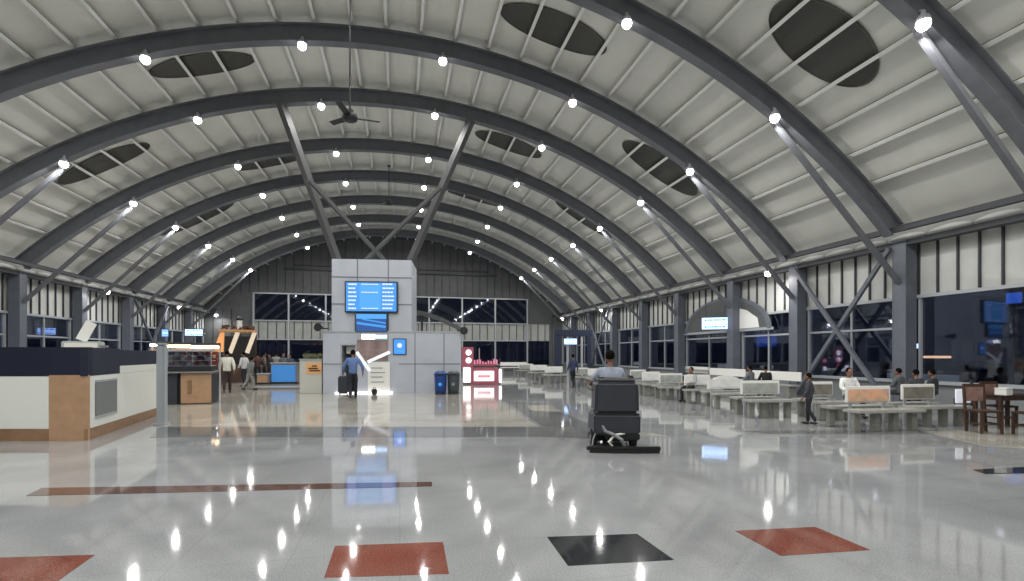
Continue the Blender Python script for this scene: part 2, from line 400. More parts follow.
oval(661, 176, 19.2, 1.9, .8, 'dark oval roof vent low on the right slope, between the third arches')
oval(509, 153, 23.6, 1.65, .7, 'dark oval roof vent right of centre, above the display tower')
oval(104, 173, 23.4, 1.8, .6, 'dark oval roof vent low on the left slope, nearest on that side')
oval(269, 167, 27.95, 1.75, .7, 'dark oval roof vent left of centre behind the leaning strut')
oval(585, 224, 27.6, 1.95, .8, 'small far oval roof vent on the right slope')
oval(197, 220, 32.1, 2.1, 1.0, 'small far oval roof vent on the left slope')
oval(473, 200, 32.1, 2.0, .9, 'faint far oval roof vent just right of the strut')

# ------------------------------------------------------------------ ceiling fans
def fan(loc, top, R, lab, rz):
    r = thing('ceiling_fan', lab, 'ceiling fan', loc, rz, 'ceiling fans')
    MB().lathe([(.03, .22), (.07, .2), (.10, .12), (.17, .08), (.19, 0), (.17, -.06), (.08, -.1)]).done('motor', M['black'], r)
    MB().cyl((0, 0, .2), (0, 0, top-loc[2]), .022).done('downrod', M['black'], r)
    MB().lathe([(.03, 0), (.09, .05), (.09, .09)], (0, 0, top-loc[2]-.12)).done('canopy', M['black'], r)
    for k in range(3):
        b = MB(); b.box((R*.58, 0, 0), (R*.84, .15, .012), rx=.25); b.box((.2, 0, 0), (.14, .04, .02))
        o = b.done('blade', M['black'], r); o.rotation_euler = (0, -.06, k*2*pi/3)
    return r
p = D(350, 12.3, 7.45); fan((p.x, p.y, 7.42), 12.1, .72, 'black three bladed ceiling fan hanging on a long rod', .25)
p = D(389, 28, 10.05); fan((p.x, p.y, 10.05), 12.2, .5, 'small distant black ceiling fan above the display tower', .2)

# ------------------------------------------------------------------ side walls
def wallside(side, x, s):
    ins = -s
    b = MB(); L = YG-Y0; ym = (YG+Y0)/2
    b.box((x+s*.12, ym, 4.25), (.05, L, 1.75)); b.box((x+s*.12, ym, 5.5), (.05, L, .8)); b.mi = 1
    # studs of the translucent band
    y = AY[1]-.25
    k = 0
    yy = Y0+.3
    while yy < YG: b.box((x+s*.06, yy, 4.25), (.07, .045, 1.72)); yy += .555
    b.mi = 2; b.box((x+s*.05, ym, 3.40), (.16, L, .10)); b.box((x+s*.08, ym, .76), (.24, L, .10)); b.mi = 3
    b.box((x+s*.12, ym, .36), (.10, L, .72))
    w = b.done('wall_'+side, [M['panel'], M['darksteel'], M['rail'], M['greyp']]); struct(w, 'panelled %s wall of the hall' % side)
    n = 1 if s > 0 else 21
    ys = [Y0]+AY+[YG]
    for i, (a, c) in enumerate(zip(ys, ys[1:])):
        if s < 0 and c < 16: continue
        if s > 0 and c < 9: continue
        wr = MB(); wr.box((x+s*.1, (a+c)/2, 2.08), (.012, c-a-.44, 2.56)); g = wr.done('window_%d' % n, M['glass']); struct(g, 'dark night window bay'); n += 1
        f = MB()
        m = .26
        f.box((x+s*.06, a+m, 2.08), (.09, .07, 2.56)); f.box((x+s*.06, c-m, 2.08), (.09, .07, 2.56))
        if not (s > 0 and i < 2): f.box((x+s*.06, (a+c)/2, 2.45), (.08, c-a-.5, .07))
        if i >= 2: f.box((x+s*.06, (a+c)/2, 2.08), (.06, .05, 2.56))
        f.done('window_frame', M['rail'] if not (s > 0 and i == 0) else M['darksteel'], g)
wallside('right', RX+.2, 1); wallside('left', LX-.2, -1)

# gable at the far end
gx0, gx1 = LX-.3, RX+.3
gl = MB()
def gpoly(z0, z1, x0=None, x1=None, nn=40):
    # strip of the gable between heights, trimmed under the vault
    def half(z):
        d = RR+.78; v = d*d-(z-ZC)**2
        return math.sqrt(v) if v > 0 else 0
    pts = []
    for i in range(nn+1):
        z = z0+(z1-z0)*i/nn; pts.append((min(UC+half(z), gx1 if x1 is None else x1), z))
    for i in range(nn, -1, -1):
        z = z0+(z1-z0)*i/nn; pts.append((max(UC-half(z), gx0 if x0 is None else x0), z))
    return pts
def gstrip(mi, z0, z1, x0=None, x1=None, t=.08, off=0):
    gl.mi = mi
    pts = []
    for q in gpoly(z0, z1, x0, x1):
        if not pts or (abs(pts[-1][0]-q[0])+abs(pts[-1][1]-q[1])) > 1e-4: pts.append(q)
    gl.prism(pts, -t/2, t/2, lambda v: Vector((v.x, YG+off+v.z, v.y)))
gz = lambda py: EYE+(HY-py)*45.8/F
def gX(px): 
    k = (px-512)/F; return (k*cos(TH)+sin(TH))/(-k*sin(TH)+cos(TH))*YG
XL, XR = gX(254), gX(528)
gstrip(0, gz(296), 12.35); gstrip(0, 0, .62); gstrip(1, gz(340), gz(322)-.02, gX(240), gX(549), off=.01)
gstrip(0, 0.62, gz(296), None, XL-.05); gstrip(0, gz(322), gz(296), XR+.05, None); gstrip(0, .62, gz(322), gX(549), None)
gl.mi = 2
xx = gx0
while xx < gx1:
    u = abs(xx-UC); top = ZC+math.sqrt((RR+.7)**2-min(u, 15.5)**2)
    if top > gz(296)+.2: gl.box((xx, YG-.07, (gz(296)+top)/2), (.05, .05, top-gz(296)))
    if gX(240) < xx < gX(549): gl.box((xx, YG-.06, gz(331)), (.06, .05, gz(322)-gz(340)))
    elif u < 15.2: gl.box((xx, YG-.06, 3.3), (.05, .05, 4.5))
    xx += .72
gl.mi = 3
for z in (gz(296), gz(322), gz(340), .64): gl.box(((XL+XR)/2, YG-.09, z), (XR-XL, .14, .10))
gl.mi = 2
gl.box((UC, YG-.12, gz(272)), (19, .2, .14)); gl.box((UC, YG-.12, gz(268)), (17.5, .16, .08))
gl.mi = 3
for px in (254, 289, 326, 429, 462, 495, 527): gl.box((gX(px), YG-.12, (gz(296)+.6)/2), (.13, .16, gz(296)-.6))
wb = gl.done('wall_back', [M['gablep'], M['gablel'], M['darksteel'], M['rail']]); struct(wb, 'far gable wall with grey ribbed panels')
g = MB(); g.box(((XL+XR)/2, YG, (gz(296)+gz(322))/2), (XR-XL, .012, gz(296)-gz(322)-.05)); struct(g.done('window_41', M['glass']), 'upper band of dark gable glass')
g = MB(); g.box(((XL+gX(549))/2, YG, (gz(340)+.62)/2), (gX(549)-XL, .012, gz(340)-.66)); struct(g.done('window_42', M['glass']), 'lower band of dark gable glass')
# rear wall behind the viewer
b = MB(); b.prism(gpoly(0, 12.35), -.05, .05, lambda v: Vector((v.x, Y0+v.z, v.y))); struct(b.done('wall_front', M['gablel']), 'closing wall behind the viewer')

# outside
b = MB(); b.box((0, 40, -.35), (240, 240, .1)); struct(b.done('ground', M['night']), 'dark ground outside the hall')
def outside_light(name, lab, p, d, m):
    t = thing(name, lab, 'sign', p, math.atan2(p[1], p[0])-pi/2)
    B('lightbox', m, t, (0, 0, 0), d, .03); MB().cyl((0, .12, d[2]/2), (0, .12, -p[2]-.3), .06).done('post', M['darksteel'], t)
q = D(1014, 24, hz(298, 24)); outside_light('outdoor_sign', 'small round-edged blue sign glowing outside at the right edge', q, (.55, .12, .5), M['sign_blue'])
q = D(937, 30, hz(357, 30)); outside_light('shop_light', 'warm lit shop strip seen low through the right window', q, (1.3, .15, .14), em('shop_glow', (1.0, .62, .35), 1.1))
q = D(766, 36, hz(340, 36)); outside_light('outdoor_sign', 'blue glowing sign seen through glass beyond the second column', q, (1.3, .2, .9), M['sign_blue'])
q = D(915, 33, hz(346, 33)); outside_light('street_light', 'small pale light outside left of the warm shop strip', q, (.5, .15, .3), M['sign_white'])

# ------------------------------------------------------------------ entrance arch in the right wall
ent = thing('entrance_arch', 'grey arched entrance gable set in the right wall behind lit sign', 'archway', (RX+.14, 21.9, 2.74))
NA = 24; REY = 3.35; REZ = 1.66
def epoly(k): return [(-REY*k*cos(pi*i/NA), REZ*k*sin(pi*i/NA)) for i in range(NA+1)]
MB().prism(epoly(.93), -.015, .015, lambda v: Vector((v.z, v.x, v.y))).done('arch_infill', M['gablep'], ent)
b = MB(); eo = epoly(1); ei = epoly(.92)
for k in range(NA): b.prism([eo[k], eo[k+1], ei[k+1], ei[k]], -.03, .02, lambda v: Vector((v.z, v.x, v.y)))
b; b.done('arch_trim', M['col'], ent)
b = MB(); b.box((-.0, 0, 0), (.05, REY*2+.2, .12)); b.done('arch_beam', M['rail'], ent)
b = MB(); b.prism([(-.0, .08), (1.7, .08), (1.6, .5), (.9, .9), (0.1, 1.1)], -.01, .01, lambda v: Vector((-.02+v.z, -v.x-.9, v.y))); b.done('glow_patch', M['white'], ent)  # white glow on the arch face, painted as a pale sheet
def hung_sign(name, lab, loc, rz, w, h, m, rod=0, mark=None, rows=0):
    t = thing(name, lab, 'sign', loc, rz)
    B('sign_case', M['darksteel'], t, (0, .05, 0), (w+.08, .1, h+.08), .015); B('sign_face', m, t, (0, -.008, 0), (w, .03, h))
    if rows:
        b = MB()
        for r in range(rows):
            xx = -w*.4
            while xx < w*.38:
                l = w*random.uniform(.04, .12); b.box((xx+l/2, -.028, h*(.3-.6*r/max(1, rows-1)) if rows > 1 else 0), (l, .008, h*.12)); xx += l+w*.03
        b.done('sign_text', mark or M['dblue_scr'], t)
    if rod:
        for sx in (-1, 1): MB().cyl((sx*w*.35, .05, h/2), (sx*w*.35, .05, h/2+rod), .012).done('hanger', M['darksteel'], t)
    return t
# white-blue sign at (719,323)
def on_x(px, X):      # Y where the ray through px meets the plane x = X
    k = (px-512)/F; a = k*cos(TH)+sin(TH); b_ = -k*sin(TH)+cos(TH); return X/a*b_
ys_ = on_x(719, RX-.5); zc_ = (RX-.5)*sin(TH)+ys_*cos(TH)
hung_sign('station_sign', 'bright blue-white lit sign in front of the grey entrance arch', (RX-.5, ys_, hz(323.5, zc_)), -pi/2-.35+pi-.9+pi*0, 1.15, .55, M['sign_white'], 0, M['sign_blue'], 2) if False else None
sg = hung_sign('station_sign', 'bright blue-white lit sign in front of the grey entrance arch', (RX-.7, ys_, hz(323.5, zc_)), -.55, 1.2, .55, M['sign_white'], 1.0, M['sign_blue'], 2)
p = D(570.5, 38, hz(341.5, 38)); hung_sign('station_sign', 'small white lit sign over the blue doorway at far right', p, -.2, .95, .42, M['sign_white'], .6, M['sign_blue'], 2)
# blue doorway surround
dy = thing('doorway_surround', 'blue panelled doorway surround below the far right sign', 'doorway', D(572, 38.6, 0), -.25)
B('side_panel', M['dblue_scr'] if False else mat('blue_panel', (.012, .02, .05), .5), dy, (-1.1, 0, 1.6), (.5, .3, 3.2), .02); B('side_panel', bpy.data.materials['blue_panel'], dy, (1.3, 0, 1.6), (.3, .3, 3.2), .02)
B('lintel', bpy.data.materials['blue_panel'], dy, (.1, 0, 3.25), (2.9, .3, .5), .02); B('mullion', M['rail'], dy, (-.35, 0, 1.5), (.16, .2, 3.0)); B('mullion', M['rail'], dy, (.75, 0, 1.5), (.16, .2, 3.0))
p = D(194, 31, hz(332.5, 31)); hung_sign('station_sign', 'pale blue lit sign over the left food stalls', p, .1, .95, .38, M['sign_white'], 1.2, M['sign_blue'], 2)
p = D(165, 31, hz(333, 31)); hung_sign('station_sign', 'small blue lit sign just right of the booth post', p, .3, .32, .42, mat('soft_blue_sign', (.1, .2, .5), .4, emit=(.2, .4, 1), es=1.2), 1.2, M['sign_white'], 1)

# ------------------------------------------------------------------ struts rising to the second arch behind the tower
ST = 20.6
def onY(px, py, Y):
    dx = (px-512)/F; wx = dx*cos(TH)+sin(TH); wy = -dx*sin(TH)+cos(TH); t = Y/wy
    return Vector((wx*t, Y, EYE+(HY-py)/F*t))
for a, c, w, lab in (((280, 101), (338, 262), .26, 'long steel strut leaning from the roof arch down to the tower, left one'),
                  ((471, 120), (409, 265), .26, 'long steel strut leaning from the roof arch down to the tower, right one'),
                  ((309, 180), (388, 264), .14, 'thin crossing strut starting on the left leaning strut'),
                  ((441, 187), (362, 264), .14, 'thin crossing strut starting on the right leaning strut')):
    k = 1.15
    o = MB().bar(onY(*a, ST+(.0 if w > .2 else .12)), onY(*c, 22.8), w, w).done('roof_strut', M['strut']); tag(o, lab, 'strut', 'struts above the display tower')

# ------------------------------------------------------------------ display tower
ZT = 20.6; tw0 = D(323, ZT); TA = -.12
tower = thing('display_tower', 'grey metal clad display tower block in the middle of the hall', 'tower', (tw0.x, tw0.y, 0), TA)
def tl(px, py=None):   # local x along the front for a pixel column
    # intersect ray with the front line
    k = (px-512)/F; d = Vector((k*cos(TH)+sin(TH), -k*sin(TH)+cos(TH))); e = Vector((cos(TA), sin(TA)))
    # t*d = tw0 + s*e
    det = d.x*(-e.y)+e.x*d.y; t = (tw0.x*(-e.y)+e.x*tw0.y)/det; s = (d.x*tw0.y-d.y*tw0.x)/det
    s = (t*d.x-tw0.x)/e.x
    return s, t     # t = lens-axis depth
def tp(px, py):
    s, t = tl(px); return s, EYE+(HY-py)/F*t
xa, _ = tp(323, 393); xb, _ = tp(461, 393); _, zt = tp(400, 332.5); x1, _ = tp(331, 300); x2, _ = tp(411.5, 300); _, zu = tp(372, 259)
xd0, zd = tp(341, 345); xd1, _ = tp(356, 345)
b = MB(); b.box(((xa+xd0)/2, 1.6, zt/2), (xd0-xa, 3.2, zt)); b.box(((xd1+xb)/2, 1.6, zt/2), (xb-xd1, 3.2, zt)); b.box(((xd0+xd1)/2, 1.6, (zd+zt)/2), (xd1-xd0, 3.2, zt-zd))
b.box(((xd0+xd1)/2, 2.9, zd/2), (xd1-xd0, .1, zd)); b.done('lower_block', M['clad'], tower)
B('upper_block', M['clad'], tower, ((x1+x2)/2, 1.25, (zt+zu)/2), (x2-x1, 2.3, zu-zt), .02)
B('roof_cap', M['rail'], tower, ((xa+xb)/2, 1.6, zt+.03), (xb-xa+.06, 3.26, .06))
b = MB()
for px in (357, 388): x, _ = tp(px, 300); b.box((x, .09, (zt+zu)/2), (.035, .02, zu-zt))
for py in (277, 304): _, z = tp(372, py); b.box(((x1+x2)/2, .09, z), (x2-x1, .02, .035))
b.done('cladding_joint', M['joint'], tower)
b = MB()
for px in (415, 444): x, _ = tp(px, 300); b.box((x, -.005, zt/2), (.03, .02, zt))
for py in (364,): _, z = tp(372, py); b.box(((x2-.55+xb)/2, -.005, z), (xb-x2+.5, .02, .03))
b.done('cladding_joint', M['joint'], tower)
b = MB(); _, z = tp(330, 364); b.box(((xa+xd0)/2, -.005, z), (xd0-xa, .02, .03)); b.done('cladding_joint', M['joint'], tower)
b = MB(); b.box(((xd0+xd1)/2, .06, zd+.02), (xd1-xd0+.1, .14, .07)); b.box((xd0, .06, zd/2), (.06, .14, zd)); b.box((xd1, .06, zd/2), (.06, .14, zd)); b.done('door_frame', M['rail'], tower)
b = MB(); x, z = tp(349, 350); b.box((x+.02, .5, z), (.45, .1, .3)); b.box((x, .5, z-.5), (.3, .1, .25)); b.done('interior_shelf', M['white'], tower)
# doorway light step
xs0, _ = tp(336, 393); xs1, _ = tp(393, 393)
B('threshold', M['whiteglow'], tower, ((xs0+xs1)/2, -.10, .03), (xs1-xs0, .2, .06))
# fascia light + poster
def tpart(name, m, px0, py0, px1, py1, yf=-.03, th=.06, parent=tower, bev=0):
    a = tp(px0, py0); c = tp(px1, py1)
    return B(name, m, parent, ((a[0]+c[0])/2, yf, (a[1]+c[1])/2), (abs(c[0]-a[0]), th, abs(c[1]-a[1])), bev)
def ttag(name, lab, cat, px, py):
    a = tp(px, py); e = Vector((cos(TA), sin(TA)))
    return tower
board = thing('display_board', 'large blue train information display high on the tower front', 'screen', (tw0.x, tw0.y, 0), TA)
tpart('screen_case', M['darksteel'], 345, 281, 398, 313, .02, .16, board, .02); tpart('screen', M['blue_scr'], 346.5, 282.5, 396.5, 311.5, -.07, .02, board)
b = MB(); a = tp(360, 284); c = tp(381, 310); b.box(((a[0]+c[0])/2, -.088, (a[1]+c[1])/2), (abs(c[0]-a[0]), .01, abs(a[1]-c[1]))); b.done('screen_column', M['lblue_scr'], board)
for r in range(7):
    for cx0, cx1 in ((349, 357), (362, 379), (383, 394)):
        if cx0 == 362 and r not in (0, 2, 6): continue
        b = MB(); a = tp(cx0, 284.5+r*4.0); c = tp(cx1, 284.5+r*4.0); x = a[0]
        while x < c[0]-.06:
            l = random.uniform(.05, .14); l = min(l, c[0]-x)
            b.box((x+l/2, -.1, a[1]), (l+.02, .008, .06 if cx0 != 362 else .035)); x += l+.035
        b.done('text_row', M['txt_scr'], board)
sb = thing('display_screen', 'smaller blue video screen directly under the big display', 'screen', (tw0.x, tw0.y, 0), TA)
tpart('screen_case', M['darksteel'], 355, 313.5, 388, 332.5, .03, .14, sb, .02); tpart('screen', M['dblue_scr'], 356.5, 314, 386.5, 331.5, -.05, .02, sb)
tpart('screen_stripe', M['lblue_scr'], 356.5, 314, 386.5, 319, -.065, .01, sb)
b = MB(); a = tp(357, 323); c = tp(386, 327); b.bar((a[0], -.07, a[1]), (c[0], -.07, c[1]), .01, .10); a = tp(362, 319); b.bar((a[0], -.07, a[1]), (c[0], -.07, c[1]+.15), .01, .06); b.done('screen_stripe', M['blue_scr'], sb)
fl2 = thing('fascia_light', 'white glowing light strip above the brown poster on tower', 'lamp', (tw0.x, tw0.y, 0), TA)
tpart('light_case', M['rail'], 357, 333, 388.5, 340.5, .04, .16, fl2, .02); tpart('diffuser', M['coolstrip'], 362, 334.5, 375, 339, -.05, .02, fl2); tpart('diffuser', M['sign_white'], 375, 335, 387, 338.5, -.05, .02, fl2)
po = thing('poster_panel', 'brown poster with white diagonal bands and white notice board', 'poster', (tw0.x, tw0.y, 0), TA)
tpart('poster', mat('poster_brown', (.26, .19, .18), .5, noise=.3, nscale=3), 357, 340.5, 388, 361, -.02, .03, po); tpart('notice_board', M['white'], 368, 362, 390, 393, -.02, .03, po)
b = MB(); a = tp(357, 352); c = tp(370, 371); b.bar((a[0], -.06, a[1]), (c[0], -.06, c[1]), .03, .13); a = tp(390, 352); c = tp(368, 362); b.bar((a[0], -.06, a[1]), (c[0], -.06, c[1]), .03, .13); b.done('diagonal_band', mat('bright_band', (.85, .86, .9), .4, emit=(.9, .95, 1), es=.35), po)
b = MB()
for py in (368, 372.5, 377, 382): a = tp(371, py); c = tp(386-(py % 3)*1.5, py); b.box(((a[0]+c[0])/2, -.04, a[1]), (c[0]-a[0], .01, .03))
b.done('printed_line', M['greyp'], po)
bs = thing('blue_sign', 'square blue glowing sign right of the poster on the tower', 'sign', (tw0.x, tw0.y, 0), TA)
tpart('sign_case', M['darksteel'], 393, 338.5, 406.5, 355, -.02, .05, bs, .01); tpart('sign_face', em('sign_mid_blue', (.04, .2, .65), .9), 394, 339.5, 405.5, 354, -.05, .02, bs)
a = tp(399.8, 345.5); MB().cyl((a[0], -.07, a[1]), (a[0], -.055, a[1]), .10).done('sign_symbol', M['txt_scr'], bs); a = tp(400, 351); B('sign_symbol', M['lblue_scr'], bs, (a[0], -.065, a[1]), (.26, .01, .09))
# canopy behind the tower and horn loudspeakers on its corners
cnp = thing('curved_canopy', 'dark curved canopy edge showing right behind the lower tower block', 'canopy', D(415, 24.5), -.15)
b = MB(); n = 14; wc = 48/F*24.5; top = [(wc*i/n, hz(311, 24.5)-(hz(311, 24.5)-hz(329, 24.5))*(i/n)**1.6) for i in range(n+1)]
b.prism(top+[(x, z-.18) for x, z in top[::-1]], -.6, .6, lambda v: Vector((v.x, v.z, v.y))); b.done('roof_edge', M['strut'], cnp)
for k in (.3, wc-.25): MB().cyl((k, .3, 0), (k, .3, hz(312 if k < 1 else 327, 24.5)-.1), .06).done('support_post', M['strut'], cnp)
for px, py, lab in ((320, 327.5, 'black horn loudspeaker on the upper left corner of tower'), (464.5, 331, 'black horn loudspeaker on the upper right corner of tower')):
    x, z = tp(px, py); e = Vector((cos(TA), sin(TA))); h_ = thing('horn_speaker', lab, 'loudspeaker', (tw0.x+e.x*x, tw0.y+e.y*x-.05, z), -.3)
    MB().cyl((0, -.18, 0), (0, .06, 0), .17, .06, 20).done('horn', M['black'], h_); MB().cyl((0, .05, 0), (0, .2, 0), .07).done('driver_unit', M['black'], h_)
    B('bracket', M['black'], h_, (.12 if px < 400 else -.12, .12, -.04), (.34, .05, .05), .01)
# bins
def bin_(px, by, m, lab, w=.5, h=.92):
    p = G(px, by); t = thing('waste_bin', lab, 'bin', p, -.15, 'bins beside the tower')
    MB().lathe([(w*.42, .03), (w*.47, .3), (w*.5, h*.8), (w*.5, h*.86)], n=20).done('body', m, t)
    MB().lathe([(w*.53, h*.84), (w*.53, h*.9), (w*.42, h*.98), (w*.18, h*1.02)], n=20).done('lid', m, t)
    B('opening', M['black'], t, (0, -w*.44, h*.88), (w*.5, .1, .07)); MB().lathe([(w*.44, 0), (w*.44, .05)]).done('foot_ring', M['black'], t)
    MB().cyl((0, -w*.5, h*.45), (0, -w*.47, h*.45), .07).done('sticker', em('bin_sticker', (.05, .25, .6), .5) if 'blue waste' in lab else M['greyp'], t)
    return t
bin_(440.5, 394.3, mat('bin_blue', (.01, .05, .22), .4), 'blue waste bin with round lid against the tower base'); bin_(453.5, 394, mat('bin_grey', (.05, .06, .07), .4), 'dark grey waste bin right of the blue one')

# ------------------------------------------------------------------ left booth
booth = thing('service_booth', 'long service booth with navy top, white panels and oak pilaster', 'booth', (0, 0, 0))
c0 = G(-60, 441); c1 = G(49, 441); c2 = G(88, 440.5); c3 = G(157, 416)
def seg(name, m, a, c, z0, z1, out=0, th=.06, parent=booth, e0=0, e1=0, bev=0):
    a = Vector((a.x, a.y)); c = Vector((c.x, c.y)); d = (c-a).normalized(); n = Vector((d.y, -d.x)); a = a-d*e0; c = c+d*e1
    mid = (a+c)/2-n*(th/2-out); return B(name, m, parent, (mid.x, mid.y, (z0+z1)/2), ((c-a).length, th, z1-z0), bev, rz=math.atan2(d.y, d.x))
ZW = 1.20
i1 = lambda v: v
seg('plinth', M['wood2'], c0, c1, 0, .22, 0); seg('plinth', M['wood2'], c2, c3, 0, .21, 0)
seg('front_panel', M['gloss'], c0, c1, .22, ZW, .0, .05, bev=.008); 
seg('pilaster', M['wood'], c1, c2, 0, ZW+.02, .0, .05)
dlt = c3-c2
def onseg(px):
    k = (px-512)/F; d = Vector((k*cos(TH)+sin(TH), -k*sin(TH)+cos(TH)))
    return (c2.y*d.x-c2.x*d.y)/(dlt.x*d.y-dlt.y*d.x)
q2 = c2+dlt*onseg(120)
seg('side_panel', M['gloss'], c2, c3, .21, ZW, 0, .05, e0=-.02, bev=.008); seg('side_panel', M['gloss'], q2, c3, ZW, 1.36, 0, .05)
ga = c2+dlt*onseg(95); gb = c2+dlt*onseg(116)
gseg = seg('vent_grille', M['grille'], ga, gb, .42, 1.07, .02, .03); seg('grille_frame', M['rail'], ga, gb, .38, .42, .025, .03); seg('grille_frame', M['rail'], ga, gb, 1.07, 1.11, .025, .03)
seg('navy_top', M['navy'], c0, c1, ZW, 1.74, .0, .12); seg('navy_top', M['navy'], c1, c2, ZW+.02, 1.74, .0, .12); seg('navy_top', M['navy'], c2, q2, ZW, 1.73, 0, .12); seg('navy_top', M['navy'], q2, c3, 1.36, 1.70, 0, .12)
b = MB(); back = [c0+Vector((.2, 3.5, 0)), c3+Vector((-1.6, .3, 0))]
inn = [c0, c1, c2, c3, c3+Vector((-.9, .12, 0)), c2+Vector((-1.2, 1.0, 0)), c0+Vector((0, 1.0, 0))]
cen = Vector((sum(v.x for v in inn)/7, sum(v.y for v in inn)/7, 0))
inn = [v+(cen-v).normalized()*.09 for v in inn]
b.prism([(v.x, v.y) for v in inn], .95, 1.0); b.done('worktop', M['wood'], booth)
seg('end_panel', M['black'], c3, c3+Vector((-.9, .15, 0)), 0, .5, 0, .05)
pp = G(162, 424.5); zc = depth(424.5)
post = thing('white_post', 'tall pale metal post standing at the booth corner', 'post', pp, -.1)
B('shaft', mat('pale_post', (.36, .39, .42), .35, .2), post, (0, 0, hz(345, zc)/2), (.17, .17, hz(345, zc)), .02); B('cap', M['rail'], post, (0, 0, hz(345, zc)+.02), (.2, .2, .04), .01); B('foot', M['rail'], post, (0, 0, .02), (.26, .26, .04), .01)
# objects on booth: printer with raised paper sheet
zc = 12.6; pr = D(103, zc, 0); zt_ = 1.0
pr_t = thing('printer', 'pale office printer with raised lid on the booth worktop', 'printer', (pr.x-.1, pr.y-.6, 1.08), .3)
B('body', mat('pale_grey_plastic', (.42, .47, .45), .5), pr_t, (0, 0, .42), (.72, .5, .83), .02); B('panel_strip', M['white'], pr_t, (0, -.26, .74), (.6, .02, .1)); B('raised_lid', M['white'], pr_t, (.05, 0, 1.08), (.22, .03, .48), ry=.42); B('paper_tray', M['greyp'], pr_t, (.38, -.05, .72), (.14, .4, .05))
# ------------------------------------------------------------------ food stalls on the left
def G2(px, zc, z=0): return D(px, zc, z)
st = G(181, 404.5); zc = depth(404.5); rz = -.02
st1 = thing('food_counter', 'dark food counter with oak front panel beyond the booth', 'counter', st, .12)
e1 = G(206, 402)-st; W1 = 1.05
B('front_panel', M['wood'], st1, (W1/2-.1, .0, .52), (.86, .05, .98), .01); B('kick_board', M['darkwood'], st1, (W1/2-.1, .03, .05), (.86, .05, .1))
B('side_panel', M['tank'], st1, (-.33, .25, .5), (.45, .5, 1.0), .01, rz=.0); B('cabinet', M['black'], st1, (.3, .6, .48), (1.1, 1.0, .94)); B('worktop', M['greyp'], st1, (.2, .45, 1.03), (1.4, 1.2, .05), .01)
B('emblem', M['wood2'], st1, (W1/2-.28, -.03, .55), (.12, .02, .45), .01)
fd = thing('food_display', 'glass food display case full of red packets on food counter', 'display case', (st.x, st.y, 1.06), .12)
B('base', M['black'], fd, (.2, .45, .08), (1.3, .8, .14), .01)
for k in range(3):
    B('shelf', M['rail'], fd, (.2, .45, .17+.17*k), (1.25, .7, .02))
for k in range(3):
    for j in range(7):
        cc = [(.45, .06, .04), (.5, .3, .12), (.12, .03, .03), (.55, .45, .38)][(k+j) % 4]
        B('food_packet', bpy.data.materials.get('pk%d' % ((k+j) % 4)) or mat('pk%d' % ((k+j) % 4), cc, .5), fd, (-.34+j*.17, .3, .24+.17*k), (.12, .2, .11), .01)
for sx in (-.42, .82): B('corner_post', M['rail'], fd, (sx, .1, .34), (.03, .03, .66))
B('case_roof', M['rail'], fd, (.2, .45, .67), (1.35, .8, .04))
fg = MB().box((.2, .08, .4), (1.24, .01, .5)).done('front_glass', M['glass'], fd)
# lit header beams over stalls
for a_, c_, y_, m_, lab in ((150, 170, 345, 'coolstrip', 'white glowing tube beam above the far left stall'), (166, 193, 346.2, 'warm', 'warm glowing tube beam over the food display'), (190, 219, 347, 'warm', 'warm glowing tube beam nearest the wooden kiosk')):
    zc = {150: 22.0, 166: 21.0, 190: 20.0}[a_]; pa = D(a_, zc, hz(y_, zc)); pc = D(c_, zc, hz(y_, zc))
    t = thing('light_beam', lab, 'lamp', pa, rot_to(pc-pa), 'lit header beams of the food stalls'); L = (pc-pa).length
    B('tube', M[m_], t, (L/2, 0, 0), (L, .08, .12), .02); B('back_rail', M['darksteel'], t, (L/2, .08, .06), (L, .08, .2)); 
    for k in (0.02, L-.02): MB().cyl((k, .1, 0), (k, .1, -pa.z+.001), .03).done('support_post', M['rail'], t)
# red stall behind
sr = D(183, 24.5); s2 = thing('snack_stall', 'dark red snack stall with tiered shelves behind the food counter', 'stall', sr, .25)
redm = mat('stall_red', (.25, .045, .03), .5, noise=.4, nscale=6)
B('back_board', redm, s2, (0, .5, .95), (2.9, .08, 1.6), .02)
for k in range(3):
    sh = B('shelf', M['darkwood'], s2, (0, .25, .7+.35*k), (2.8, .4, .04))
B('counter', M['darkwood'], s2, (0, 0, .5), (2.9, .7, 1.0), .02); B('awning', mat('stall_awning', (.45, .28, .2), .6), s2, (0, .1, 1.85), (2.6, .9, .12), .02, rx=.15)
B('top_sign', M['orangeglow'], s2, (.7, -.3, 1.75), (1.1, .05, .18), .01); MB().lathe([(.5, 0), (.35, .12), (.15, .2)], (-.75, .2, 1.9)).done('roof_dome', mat('dome_tan', (.4, .3, .22), .5), s2)
random.seed(3)
for k in range(14):
    cc = ['pk0', 'pk1', 'pk2', 'pk3'][k % 4]
    B('snack_jar', bpy.data.materials[cc], s2, (-1.3+.2*k, .15, 1.16+(.35 if k % 2 else 0)), (.13, .13, .2), .02)

